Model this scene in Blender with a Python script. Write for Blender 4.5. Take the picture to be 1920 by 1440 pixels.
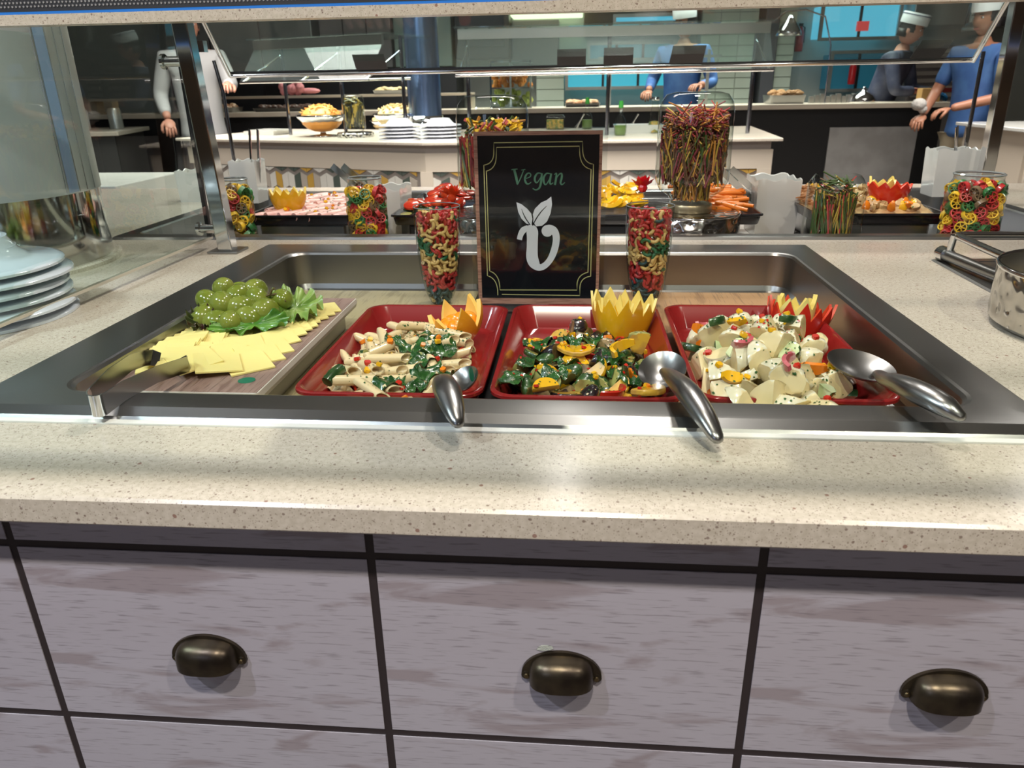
import bpy, math, random
from math import sin, cos, pi, sqrt, radians
from mathutils import Vector, Matrix, noise
from mathutils.bvhtree import BVHTree
random.seed(7)
R = random.uniform
for o in list(bpy.data.objects): bpy.data.objects.remove(o)
S = bpy.context.scene
COL = S.collection

# ------------------------------------------------------------------ camera
cam = bpy.data.cameras.new('camera'); co = bpy.data.objects.new('camera', cam); COL.objects.link(co)
cam.sensor_width = 36; cam.lens = 1390 / 1920 * 36
cam.clip_start = 0.02; cam.clip_end = 60
cam.dof.use_dof = True; cam.dof.focus_distance = 0.88; cam.dof.aperture_fstop = 14
yv = Vector((127, 562, -1390)).normalized()
zv = -Vector((60, -3510, -1390)); zv = (zv - zv.dot(yv) * yv).normalized(); xv = yv.cross(zv)
M3 = Matrix((xv, yv, zv)).to_4x4()
co.matrix_world = Matrix.Translation((0, 0, 1.165)) @ M3
S.camera = co
# ------------------------------------------------------------------ world, exposure, lights
S.view_settings.view_transform = 'Standard'; S.view_settings.look = 'None'
S.view_settings.exposure = 0.6; S.view_settings.gamma = 1; S.view_settings.use_curve_mapping = False
W = bpy.data.worlds.new('world'); S.world = W; W.use_nodes = True
W.node_tree.nodes['Background'].inputs[0].default_value = (0.62, 0.6, 0.62, 1)
W.node_tree.nodes['Background'].inputs[1].default_value = 0.25

def area(name, loc, size, power, col, target=None, sizey=None, spread=180):
    l = bpy.data.lights.new(name, 'AREA'); l.energy = power; l.color = col
    l.shape = 'DISK' if sizey is None else 'RECTANGLE'; l.size = size
    if sizey: l.size_y = sizey
    l.spread = radians(spread)
    o = bpy.data.objects.new(name, l); COL.objects.link(o); o.location = loc
    d = (Vector(target) - Vector(loc)) if target else Vector((0, 0, -1))
    o.rotation_euler = d.to_track_quat('-Z', 'Y').to_euler(); return o
WARM = (1.0, 0.90, 0.76); NEUT = (1.0, 0.95, 0.88); COOL = (0.62, 0.72, 1.0)
# downlights over the near buffet, then added fill lamps
area('light_near', (0.0, -0.55, 2.60), 0.07, 20, WARM)
area('light_near', (1.1, -0.50, 2.60), 0.07, 14, WARM)
area('light_near', (-1.1, -0.50, 2.60), 0.07, 15, (0.84, 0.86, 1.0))
area('light_near', (0.1, 0.75, 2.62), 0.12, 4.5, WARM)
area('light_near', (0.25, 1.75, 2.62), 0.2, 13, NEUT)
area('fill_front', (-1.3, -1.9, 1.9), 0.7, 3, COOL, (-.2, .44, .6))  # added weak fills, low in front, aimed at the drawer fronts
area('fill_front', (1.3, -1.9, 2.0), 0.6, 1.5, NEUT, (.2, .44, .6))
area('fill_column', (-2.0, 0.1, 2.6), 0.3, 22, (.86, .93, 1.0), (-.98, 1.15, 1.2))  # added cool fill to brighten the white column
# room light
area('light_spot', (-.05, 3.6, 2.68), 0.07, 3.0, NEUT)
area('light_spot', (2.4, 3.5, 2.68), 0.07, 3.5, NEUT)
area('light_room', (0.0, 3.2, 2.66), 1.6, 46, NEUT, sizey=1.0, spread=100)
area('light_room', (-1.8, 4.6, 2.66), 1.6, 46, NEUT, sizey=1.0, spread=100)
area('light_room', (2.2, 4.4, 2.66), 1.6, 46, NEUT, sizey=1.0, spread=100)
area('light_room', (0.2, 6.9, 2.66), 4.5, 66, (0.93, 1.0, 0.9), sizey=0.9, spread=100)
area('light_room', (-3.4, 3.0, 2.66), 1.5, 40, NEUT, sizey=1.5, spread=100)

# ------------------------------------------------------------------ materials
MATS = {}
def pm(name, col, rough=0.5, metal=0.0, bump=None, var=None, coat=0, sub=0, spec=0.5, emit=None):
    if name in MATS: return MATS[name]
    m = bpy.data.materials.new(name); m.use_nodes = True; nt = m.node_tree; b = nt.nodes['Principled BSDF']
    b.inputs['Base Color'].default_value = (*col, 1); b.inputs['Roughness'].default_value = rough
    b.inputs['Metallic'].default_value = metal; b.inputs['Coat Weight'].default_value = coat
    b.inputs['Coat Roughness'].default_value = 0.08; b.inputs['Specular IOR Level'].default_value = spec
    if sub:
        b.inputs['Subsurface Weight'].default_value = sub; b.inputs['Subsurface Radius'].default_value = (1, .6, .3)
        b.inputs['Subsurface Scale'].default_value = 0.006
    if emit:
        b.inputs['Emission Color'].default_value = (*emit[0], 1); b.inputs['Emission Strength'].default_value = emit[1]
    tc = nt.nodes.new('ShaderNodeTexCoord')
    def nz(scale, st, det=3):
        mp = nt.nodes.new('ShaderNodeMapping'); mp.inputs['Scale'].default_value = st
        nt.links.new(tc.outputs['Object'], mp.inputs[0])
        n = nt.nodes.new('ShaderNodeTexNoise'); n.inputs['Scale'].default_value = scale; n.inputs['Detail'].default_value = det
        nt.links.new(mp.outputs[0], n.inputs[0]); return n
    if var:   # (scale, colour2, stretch, lo, hi)
        sc, c2, st, lo, hi = var
        n = nz(sc, st); r = nt.nodes.new('ShaderNodeValToRGB')
        r.color_ramp.elements[0].position = lo; r.color_ramp.elements[1].position = hi
        r.color_ramp.elements[0].color = (*col, 1); r.color_ramp.elements[1].color = (*c2, 1)
        nt.links.new(n.outputs[0], r.inputs[0]); nt.links.new(r.outputs[0], b.inputs['Base Color'])
    if bump:  # (scale, strength, stretch, dist)
        sc, s_, st = bump[:3]
        n = nz(sc, st); bp = nt.nodes.new('ShaderNodeBump'); bp.inputs['Strength'].default_value = s_
        bp.inputs['Distance'].default_value = bump[3] if len(bump) > 3 else 0.001
        nt.links.new(n.outputs[0], bp.inputs['Height']); nt.links.new(bp.outputs[0], b.inputs['Normal'])
    MATS[name] = m; return m

def glass(name, tint=(0.95, 0.98, 0.96), ior=1.45, rough=0.0, haze=0.0, hazec=(.8, .85, .85)):
    if name in MATS: return MATS[name]
    m = bpy.data.materials.new(name); m.use_nodes = True; nt = m.node_tree; nt.nodes.clear()
    o = nt.nodes.new('ShaderNodeOutputMaterial'); mx = nt.nodes.new('ShaderNodeMixShader')
    t = nt.nodes.new('ShaderNodeBsdfTransparent'); g = nt.nodes.new('ShaderNodeBsdfGlossy'); f = nt.nodes.new('ShaderNodeFresnel')
    f.inputs[0].default_value = ior; t.inputs[0].default_value = (*tint, 1); g.inputs['Roughness'].default_value = rough
    g.inputs[0].default_value = (1, 1, 1, 1)
    geo = nt.nodes.new('ShaderNodeNewGeometry'); inv = nt.nodes.new('ShaderNodeMath'); inv.operation = 'SUBTRACT'; inv.inputs[0].default_value = 1
    mul = nt.nodes.new('ShaderNodeMath'); mul.operation = 'MULTIPLY'
    nt.links.new(geo.outputs['Backfacing'], inv.inputs[1]); nt.links.new(f.outputs[0], mul.inputs[0]); nt.links.new(inv.outputs[0], mul.inputs[1])
    nt.links.new(mul.outputs[0], mx.inputs[0]); nt.links.new(t.outputs[0], mx.inputs[1]); nt.links.new(g.outputs[0], mx.inputs[2])
    last = mx
    if haze:
        d = nt.nodes.new('ShaderNodeBsdfDiffuse'); d.inputs[0].default_value = (*hazec, 1)
        m2 = nt.nodes.new('ShaderNodeMixShader'); m2.inputs[0].default_value = haze
        nt.links.new(mx.outputs[0], m2.inputs[1]); nt.links.new(d.outputs[0], m2.inputs[2]); last = m2
    nt.links.new(last.outputs[0], o.inputs[0]); MATS[name] = m; return m

def quartz(name, base, shade=1.0):
    m = pm(name, base, 0.22); nt = m.node_tree; b = nt.nodes['Principled BSDF']
    tc = nt.nodes.new('ShaderNodeTexCoord'); prev = None
    mixcol = nt.nodes.new('ShaderNodeRGB'); mixcol.outputs[0].default_value = (*base, 1); prev = mixcol.outputs[0]
    nn = nt.nodes.new('ShaderNodeTexNoise'); nn.inputs['Scale'].default_value = 220; nn.inputs['Detail'].default_value = 2
    nt.links.new(tc.outputs['Object'], nn.inputs[0])
    r0 = nt.nodes.new('ShaderNodeValToRGB'); r0.color_ramp.elements[0].position = .35; r0.color_ramp.elements[1].position = .65
    r0.color_ramp.elements[0].color = (base[0]*.92, base[1]*.91, base[2]*.90, 1); r0.color_ramp.elements[1].color = (min(1, base[0]*1.08), min(1, base[1]*1.08), min(1, base[2]*1.1), 1)
    nt.links.new(nn.outputs[0], r0.inputs[0]); prev = r0.outputs[0]
    for sc, thr, keep, col in ((620, .26, .5, (.24, .18, .14)), (330, .22, .42, (.2, .14, .11)), (170, .19, .26, (.16, .10, .08)), (75, .12, .17, (.2, .06, .04))):
        v = nt.nodes.new('ShaderNodeTexVoronoi'); v.inputs['Scale'].default_value = sc
        nt.links.new(tc.outputs['Object'], v.inputs[0])
        lt = nt.nodes.new('ShaderNodeMath'); lt.operation = 'LESS_THAN'; lt.inputs[1].default_value = thr
        nt.links.new(v.outputs['Distance'], lt.inputs[0])
        sp = nt.nodes.new('ShaderNodeSeparateColor'); nt.links.new(v.outputs['Color'], sp.inputs[0])
        l2 = nt.nodes.new('ShaderNodeMath'); l2.operation = 'LESS_THAN'; l2.inputs[1].default_value = keep
        nt.links.new(sp.outputs[0], l2.inputs[0])
        mu = nt.nodes.new('ShaderNodeMath'); mu.operation = 'MULTIPLY'; nt.links.new(lt.outputs[0], mu.inputs[0]); nt.links.new(l2.outputs[0], mu.inputs[1])
        m3 = nt.nodes.new('ShaderNodeMath'); m3.operation = 'MULTIPLY'; m3.inputs[1].default_value = .7; nt.links.new(mu.outputs[0], m3.inputs[0])
        mx = nt.nodes.new('ShaderNodeMix'); mx.data_type = 'RGBA'
        nt.links.new(m3.outputs[0], mx.inputs[0]); nt.links.new(prev, mx.inputs[6]); mx.inputs[7].default_value = (*col, 1); prev = mx.outputs[2]
    nt.links.new(prev, b.inputs['Base Color']); return m

def lamwood(name, base, dark, dash, sx=1.0, vertical=False, rough=.45):
    """whitewashed / printed wood laminate: soft blotches and fine dashes along the grain"""
    m = pm(name, base, rough); nt = m.node_tree; b = nt.nodes['Principled BSDF']
    tc = nt.nodes.new('ShaderNodeTexCoord')
    def n(scale, st, det=4, dist=0.0):
        mp = nt.nodes.new('ShaderNodeMapping'); mp.inputs['Scale'].default_value = st; nt.links.new(tc.outputs['Object'], mp.inputs[0])
        t = nt.nodes.new('ShaderNodeTexNoise'); t.inputs['Scale'].default_value = scale; t.inputs['Detail'].default_value = det
        t.inputs['Distortion'].default_value = dist; nt.links.new(mp.outputs[0], t.inputs[0]); return t
    a = (1, 1, 5) if not vertical else (5, 1, 1)
    blot = n(6 * sx, (a[0]*1.3, a[1], a[2]*1.3), 9, .6)
    r = nt.nodes.new('ShaderNodeValToRGB'); r.color_ramp.elements[0].position = .57; r.color_ramp.elements[1].position = .64
    r.color_ramp.elements[0].color = (*base, 1); r.color_ramp.elements[1].color = (*dark, 1); nt.links.new(blot.outputs[0], r.inputs[0])
    a2 = (34, 34, 620) if not vertical else (420, 18, 30)
    ds = n(1.0 * sx, a2, 2)
    r2 = nt.nodes.new('ShaderNodeValToRGB'); r2.color_ramp.elements[0].position = .57; r2.color_ramp.elements[1].position = .66
    nt.links.new(ds.outputs[0], r2.inputs[0])
    m3 = nt.nodes.new('ShaderNodeMath'); m3.operation = 'MULTIPLY'; m3.inputs[1].default_value = .5; nt.links.new(r2.outputs[0], m3.inputs[0])
    mx = nt.nodes.new('ShaderNodeMix'); mx.data_type = 'RGBA'; nt.links.new(m3.outputs[0], mx.inputs[0])
    nt.links.new(r.outputs[0], mx.inputs[6]); mx.inputs[7].default_value = (*dash, 1); nt.links.new(mx.outputs[2], b.inputs['Base Color'])
    return m

Q = quartz('quartz_top', (.56, .505, .42))
QG = quartz('quartz_shelf_edge', (.50, .44, .35))
STEEL = pm('brushed_steel', (.33, .33, .325), .3, 1, bump=(1, .12, (30, 900, 900), .0004))
STEELX = pm('brushed_steel_side', (.33, .33, .325), .32, 1, bump=(1, .12, (900, 30, 900), .0004))
CHROME = pm('chrome', (.72, .72, .73), .09, 1)
DCHROME = pm('dark_chrome', (.30, .31, .36), .12, 1)
SPOON = pm('spoon_steel', (.33, .33, .33), .3, 1)
HAMM = pm('hammered_steel', (.52, .50, .47), .16, 1)
def _hammer(m, sc, ds=.004, stg=1.0):
    nt = m.node_tree; b = nt.nodes['Principled BSDF']; tc = nt.nodes.new('ShaderNodeTexCoord')
    v = nt.nodes.new('ShaderNodeTexVoronoi'); v.inputs['Scale'].default_value = sc; v.feature = 'SMOOTH_F1'; nt.links.new(tc.outputs['Object'], v.inputs[0])
    bp = nt.nodes.new('ShaderNodeBump'); bp.inputs['Strength'].default_value = stg; bp.inputs['Distance'].default_value = ds
    nt.links.new(v.outputs['Distance'], bp.inputs['Height']); nt.links.new(bp.outputs[0], b.inputs['Normal'])
_hammer(HAMM, 70)
BRONZE = pm('aged_bronze', (.095, .078, .052), .34, .85, bump=(60, .3, (1, 1, 1)), var=(38, (.045, .035, .028), (1, 1, 1), .4, .65))
LAM = lamwood('whitewashed_laminate', (.45, .43, .49), (.34, .30, .33), (.17, .15, .17))  # base tinted lilac to carry the cool light on the drawers
GAP = pm('dark_inlay', (.030, .022, .024), .5)
BLACK = pm('black_plastic', (.012, .012, .013), .35)
BLK2 = pm('black_front', (.006, .006, .007), .45)
GREYC = pm('grey_card', (.055, .052, .05), .6)
WHITE = pm('white_ceramic', (.58, .58, .55), .15, coat=.4)
PLATE = pm('plate_porcelain', (.62, .68, .76), .12, coat=.6)
CREAM = pm('cream_panel', (.56, .49, .40), .5)
TAUPE = pm('taupe_band', (.30, .26, .23), .5)
RED = pm('red_melamine', (.24, .013, .013), .2, coat=.5)
BTRAY = pm('black_melamine', (.012, .01, .012), .22, coat=.4)
PANE = glass('pane_glass', (.90, .95, .93), 1.5)
PANEH = glass('guard_glass', (.86, .93, .91), 1.38, haze=.02)
JAR = glass('jar_glass', (.93, .95, .93), 1.5)
def edge_tint(m, col):   # longer path through the glass at grazing angles
    nt = m.node_tree; t = next(n for n in nt.nodes if n.type == 'BSDF_TRANSPARENT'); lw = nt.nodes.new('ShaderNodeLayerWeight'); lw.inputs[0].default_value = .32
    r = nt.nodes.new('ShaderNodeValToRGB'); r.color_ramp.elements[0].position = .25; r.color_ramp.elements[0].color = (.95, .97, .95, 1); r.color_ramp.elements[1].position = .95; r.color_ramp.elements[1].color = (*col, 1)
    nt.links.new(lw.outputs['Facing'], r.inputs[0]); nt.links.new(r.outputs[0], t.inputs[0])
edge_tint(JAR, (.36, .40, .38))
ACRY = glass('clear_acrylic', (.96, .97, .97), 1.45)
RUBBER = pm('dark_edge', (.02, .02, .022), .3)

# ------------------------------------------------------------------ mesh building
class MB:
    def __init__(s): s.v = []; s.f = []; s.m = []; s.cur = 0
    def add(s, vs, fs, mat=None, T=None):
        n = len(s.v); k = s.cur if mat is None else mat
        s.v += [tuple(T @ Vector(p)) for p in vs] if T is not None else [tuple(p) for p in vs]
        s.f += [tuple(i + n for i in f) for f in fs]; s.m += [k] * len(fs); return s
    def box(s, x0, x1, y0, y1, z0, z1, mat=None, T=None):
        vs = [(x, y, z) for z in (z0, z1) for y in (y0, y1) for x in (x0, x1)]
        return s.add(vs, [(0, 2, 3, 1), (4, 5, 7, 6), (0, 1, 5, 4), (2, 6, 7, 3), (0, 4, 6, 2), (1, 3, 7, 5)], mat, T)
    def cbox(s, c, d, mat=None, T=None):
        return s.box(c[0]-d[0]/2, c[0]+d[0]/2, c[1]-d[1]/2, c[1]+d[1]/2, c[2]-d[2]/2, c[2]+d[2]/2, mat, T)
    def rings(s, rs, close=True, c0=True, c1=True, mat=None, T=None):
        n = len(rs[0]); vs = [p for r in rs for p in r]; fs = []
        for i in range(len(rs)-1):
            for j in range(n if close else n-1):
                k = (j+1) % n; fs.append((i*n+j, i*n+k, (i+1)*n+k, (i+1)*n+j))
        if c0: fs.append(tuple(range(n))[::-1])
        if c1: fs.append(tuple((len(rs)-1)*n+j for j in range(n)))
        return s.add(vs, fs, mat, T)
    def lathe(s, prof, n=24, c0=True, c1=True, mat=None, T=None, ctr=(0, 0)):
        return s.rings([[(ctr[0]+max(r, 1e-5)*cos(2*pi*j/n), ctr[1]+max(r, 1e-5)*sin(2*pi*j/n), z) for j in range(n)] for r, z in prof], True, c0, c1, mat, T)
    def tube(s, path, rad, n=10, mat=None, T=None, cap=True, sq=1.0):
        P = [Vector(p) for p in path]; rs = []; up = None
        for i, p in enumerate(P):
            t = (P[min(i+1, len(P)-1)] - P[max(i-1, 0)]).normalized()
            if up is None: up = Vector((0, 0, 1)) if abs(t.z) < .9 else Vector((1, 0, 0))
            a = t.cross(up)
            if a.length < 1e-4: a = t.cross(Vector((0, 1, 0)))
            a.normalize(); b = a.cross(t).normalized(); up = b
            r = rad[i] if isinstance(rad, (list, tuple)) else rad
            rs.append([tuple(p + a*(r*cos(2*pi*j/n)) + b*(r*sq*sin(2*pi*j/n))) for j in range(n)])
        return s.rings(rs, True, cap, cap, mat, T)
    def rr(s, rings, seg=5, c0=False, c1=True, mat=None, T=None):
        """loft of rounded rectangles (x0,x1,y0,y1,r,z)"""
        out = []
        for x0, x1, y0, y1, r, z in rings:
            ring = []
            for cx, cy, a0 in ((x1-r, y1-r, 0), (x0+r, y1-r, 90), (x0+r, y0+r, 180), (x1-r, y0+r, 270)):
                for k in range(seg+1):
                    a = radians(a0 + 90*k/seg); ring.append((cx+r*cos(a), cy+r*sin(a), z))
            out.append(ring)
        return s.rings(out, True, c0, c1, mat, T)
    def ball(s, c, r, n=12, m=8, mat=None, T=None, sc=(1, 1, 1)):
        rs = []
        for i in range(m+1):
            a = -pi/2 + pi*i/m; rr_ = max(cos(a), .002)
            rs.append([(c[0]+sc[0]*r*rr_*cos(2*pi*j/n), c[1]+sc[1]*r*rr_*sin(2*pi*j/n), c[2]+sc[2]*r*sin(a)) for j in range(n)])
        return s.rings(rs, True, True, True, mat, T)
    def prism(s, poly, y0, y1, mat=None, T=None):
        n = len(poly); vs = [(x, y0, z) for x, z in poly] + [(x, y1, z) for x, z in poly]
        fs = [tuple(range(n)), tuple(range(2*n-1, n-1, -1))] + [(i, i+n, (i+1) % n + n, (i+1) % n) for i in range(n)]
        return s.add(vs, fs, mat, T)
    def mesh(s, name, mats, smooth=False):
        me = bpy.data.meshes.new(name); me.from_pydata(s.v, [], s.f)
        for m in (mats if isinstance(mats, (list, tuple)) else [mats]): me.materials.append(m)
        me.polygons.foreach_set('material_index', s.m)
        if smooth: me.polygons.foreach_set('use_smooth', [True]*len(me.polygons))
        me.update()
        import bmesh
        bm = bmesh.new(); bm.from_mesh(me); bmesh.ops.recalc_face_normals(bm, faces=bm.faces); bm.to_mesh(me); bm.free()
        if smooth and smooth != 'all':
            try: me.set_sharp_from_angle(angle=radians(smooth if smooth is not True else 38))
            except Exception: pass
        return me
def rawmesh(name, v, f, mats, smooth=True):
    b = MB(); b.add(v, f); return b.mesh(name, mats, smooth)
def put(name, me, parent=None, loc=None, rot=None, label=None, cat=None, group=None, kind=None, sc=None):
    o = bpy.data.objects.new(name, me); COL.objects.link(o)
    if parent: o.parent = parent
    if loc: o.location = loc
    if rot: o.rotation_euler = rot
    if sc: o.scale = sc
    for k, v in (('label', label), ('category', cat), ('group', group), ('kind', kind)):
        if v: o[k] = v
    return o
def thing(name, loc, label, cat, group=None, rot=None): return put(name, None, None, loc, rot, label, cat, group)
def bev(o, w=.002, seg=2):
    m = o.modifiers.new('bevel', 'BEVEL'); m.width = w; m.segments = seg; m.limit_method = 'ANGLE'; m.angle_limit = radians(35); return o
def copy_tree(src, **kw):
    r = src.copy(); COL.objects.link(r)
    for k, v in kw.items():
        if k in ('label', 'group', 'category'): r[k] = v
        else: setattr(r, k, v)
    for ch in list(src.children):
        c = ch.copy(); COL.objects.link(c); c.parent = r
        for g in list(ch.children):
            d = g.copy(); COL.objects.link(d); d.parent = c
    return r
def Tm(loc=(0, 0, 0), rz=0, rx=0, ry=0): return Matrix.Translation(loc) @ Matrix.Rotation(rz, 4, 'Z') @ Matrix.Rotation(ry, 4, 'Y') @ Matrix.Rotation(rx, 4, 'X')

# ================================================================== ROOM
def st(name, b, m): return put(name, b.mesh(name, m), kind='structure')
st('floor', MB().box(-6, 6.5, -4, 9, -.05, 0), pm('floor_tile', (.16, .13, .11), .35, var=(3, (.10, .085, .075), (1, 1, 1), .4, .6)))
st('ceiling', MB().box(-6, 6.5, -4, 9, 2.72, 2.8), pm('ceiling_dark', (.20, .19, .18), .6))
st('wall_left', MB().box(-6.1, -6, -4, 9, 0, 2.8), pm('wall_grey', (.28, .28, .28), .6))
st('wall_right', MB().box(6.5, 6.6, -4, 9, 0, 2.8), pm('wall_beige', (.45, .40, .33), .6))
st('wall_front', MB().box(-6, 6.5, -4.1, -4, 0, 2.8), pm('wall_wood', (.24, .15, .09), .5, var=(2, (.12, .08, .055), (1, 1, 4), .4, .6)))
b = MB().box(-6, 6.5, 8.605, 8.7, 0, 2.8)
st('wall_back', b, pm('wall_kitchen', (.50, .52, .47), .5))
# tiled piers and panels of the kitchen wall
tile_m = pm('pale_green_tile', (.60, .66, .55), .3)
def wall_tiles(x0, x1, z0, z1, y, label, tw=.15, th=.1):
    t = thing('tiled_pier', ((x0+x1)/2, y, z0), label, 'wall panel')
    put('backing', MB().box(x0-(x0+x1)/2, x1-(x0+x1)/2, .012, .3, 0, z1-z0).mesh('backing', pm('grout', (.42, .44, .38), .7)), t)
    nx = max(1, int((x1-x0)/tw)); nz = int((z1-z0)/th); w = (x1-x0)/nx; h = (z1-z0)/nz
    me = MB().box(-w/2+.004, w/2-.004, 0, .02, -h/2+.004, h/2-.004).mesh('tile', tile_m)
    for i in range(nx):
        for k in range(nz): put('tile', me, t, (-(x1-x0)/2+w*(i+.5), 0, h*(k+.5)))
wall_tiles(-.45, -.16, .9, 1.34, 8.3, 'narrow pale green tiled pier behind the food cabinet in the far kitchen')
wall_tiles(1.2, 1.75, .9, 2.0, 8.3, 'wide pale tiled pier behind the chef in the middle')
wall_tiles(1.95, 2.12, .9, 2.0, 8.3, 'narrow pale tiled strip left of the red extinguisher', .17)

# ================================================================== NEAR BUFFET (station A)
CT = .9
AX0, AX1, AY0, AY1 = -2.3, 2.2, .427, 2.15
WX0, WX1, WY0, WY1 = -.535, .372, .56, 1.268        # cut-out of the near well
VX0, VX1, VY0, VY1 = -.87, .915, 1.385, 2.0           # cut-out of the rear well
b = MB(); z0, z1 = .877, CT
c = .0022
prof = [(AY0+c, z0), (AY0, z0+c), (AY0, z1-c), (AY0+c, z1)]
b.rings([[(x, y, z) for y, z in [(WY0, z0)] + prof + [(WY0, z1)]] for x in (AX0, AX1)])
b.box(AX0, WX0, WY0, VY0, z0, z1); b.box(WX1, AX1, WY0, VY0, z0, z1); b.box(WX0, WX1, WY1, VY0, z0, z1)
b.box(AX0, VX0, VY0, VY1, z0, z1); b.box(VX1, AX1, VY0, VY1, z0, z1); b.box(AX0, AX1, VY1, AY1, z0, z1)
put('countertop', b.mesh('countertop', Q), label='cream speckled quartz countertop of the near buffet', cat='countertop')

# cabinets below
PY = .460; P0 = -.4405; PW = .2888
ROWZ = [(.8402, .877), (.6632, .8333), (.486, .656)]
def cup_handle():
    b = MB(); rs = []
    for i in range(17):
        t = pi*i/16; cx = .0255*math.copysign(abs(cos(t))**.75, cos(t)); sN = sin(t)**.62 if sin(t) > 0 else 0
        row = [(cx, -.0195*sN*1.0, -.0065)]
        for k in range(9):
            ps = pi/2*k/8; row.append((cx*(1-.02*k/8), -.0195*sN*cos(ps)**.7 if k < 8 else 0, .0175*sN*sin(ps)**.85 if k else 0))
        rs.append(row)
    b.rings(rs, close=False, c0=False, c1=False); return b.mesh('cup', BRONZE, 60)
def cup_flange():
    o, i_ = [], []
    for k in range(25):
        t = pi*k/24; x = cos(t); z = sin(t); o.append((x*.0315, z*.0225-.002)); i_.append((x*.0235, z*.0165-.002))
    b = MB(); rs = []
    for (ax, az), (bx, bz) in zip(o, i_): rs.append([(ax, 0, az), (ax, -.0026, az), (bx, -.0032, bz), (bx, 0, bz)])
    b.rings(rs); 
    for s_ in (-1, 1): b.lathe([(.0042, 0), (.0042, .0032), (.003, .004)], 12, T=Matrix.Translation((s_*.0275, 0, -.003)) @ Matrix.Rotation(pi/2, 4, 'X'))
    return b.mesh('flange', BRONZE, 40)
cupm, flam = cup_handle(), cup_flange()
scr = MB().lathe([(.0022, 0), (.0018, .001)], 10, T=Matrix.Rotation(pi/2, 4, 'X')).mesh('screw', pm('screw_brass', (.20, .16, .09), .35, 1), True)
cl = ['whitewashed wood cabinet column at the far left end of the buffet front',
      'whitewashed wood cabinet with a bronze cup handle below the cheese board',
      'whitewashed wood cabinet with a worn bronze cup handle, straight below the sign',
      'whitewashed wood cabinet with a bronze cup handle at the right end']
for k in range(-1, 3):
    x0 = P0 + PW*k; xc = x0 + PW/2
    t = thing('base_cabinet', (xc, PY, 0), cl[k+1], 'cabinet', 'cabinets under the near buffet')
    put('body', MB().box(-PW/2, PW/2, .0008, .085, .08, .8765).mesh('body', GAP), t)
    for r, (a, z) in enumerate(ROWZ):
        g = .0034
        bb = MB().box(-PW/2+g, PW/2-g, 0, .018, a, z)
        d = put(['fascia_panel', 'drawer_front', 'drawer_front'][r], bb.mesh('front', LAM), t)
        if r == 1:
            h = put('cup_handle', cupm, d, (.0005, 0, .7352))
            put('flange', flam, d, (.0005, 0, .7352))
            for s_ in (-1, 1): put('screw', scr, d, (.0005+s_*.0275, -.004, .7322))
    b = MB().box(-PW/2+.0034, PW/2-.0034, 0, .018, .1, .479); put('lower_door', b.mesh('front', LAM), t)
gl = put('glue_residue', MB().add([(x, 0, z) for x, z in [(0, 0), (.004, -.001), (.011, .0002), (.0135, .002), (.012, .0045), (.008, .0052), (.004, .0048), (.001, .0025)]], [tuple(range(8))]).mesh('glue', pm('dried_glue', (.55, .6, .55), .7, bump=(900, 1, (1, 1, 1)))), None, (-.0265, PY-.0006, .7555), None, 'crusty pale glue smear above the middle bronze cup handle', 'stain')
put('plinth_base', MB().box(AX0, P0-PW, PY, PY+.5, .08, .876).box(P0+PW*3, AX1, PY, PY+.5, .08, .876).box(AX0, AX1, 1.0, AY1-.03, .0, .876-.24).box(AX0, AX1, AY1-.05, AY1-.03, .5, .876).mesh('plinth', LAM), kind='structure')

# ---- near drop-in well
b = MB()
b.rr([(-.556, .388, .5545, 1.290, .001, .9002), (-.553, .385, .5575, 1.287, .001, .9035), (-.551, .383, .569, 1.285, .001, .9078), (-.549, .381, .5725, 1.283, .001, .9082),
      (-.486, .344, .5985, 1.221, .034, .9082), (-.483, .341, .6015, 1.218, .032, .9072), (-.4805, .3385, .604, 1.2155, .031, .904),
      (-.479, .337, .606, 1.214, .030, .855), (-.476, .334, .610, 1.211, .028, .847), (-.470, .328, .616, 1.205, .024, .8435)], 8)
well = put('drop_in_well', b.mesh('well', STEEL, 13), label='brushed steel drop-in display well holding the red dishes and cheese board', cat='display well')
put('sealant', MB().box(-.556, .388, .547, .5545, .9001, .9016).mesh('sealant', pm('white_sealant', (.80, .80, .76), .4, bump=(300, .6, (1, 1, 1)))), well)
# floor inserts
MATG = lamwood('olive_wood_print', (.34, .29, .16), (.24, .20, .10), (.13, .11, .05), 1.3, True, .4)
MATO = lamwood('orange_wood_print', (.42, .24, .11), (.30, .16, .07), (.12, .06, .03), 1.2, True, .4)
for (x0, x1, m, lb) in ((-.47, -.162, MATG, 'olive wood-print liner board on the well floor, left half'), (-.160, .047, BLACK, 'plain dark liner board on the well floor under the sign'), (.050, .328, MATO, 'orange wood-print liner board on the well floor, right half')):
    put('liner_board', MB().box(x0, x1, .63, 1.2, .8436, .8466).mesh('liner', m), label=lb, cat='liner board', group='liner boards in the near well')
FZ = .8466

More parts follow.
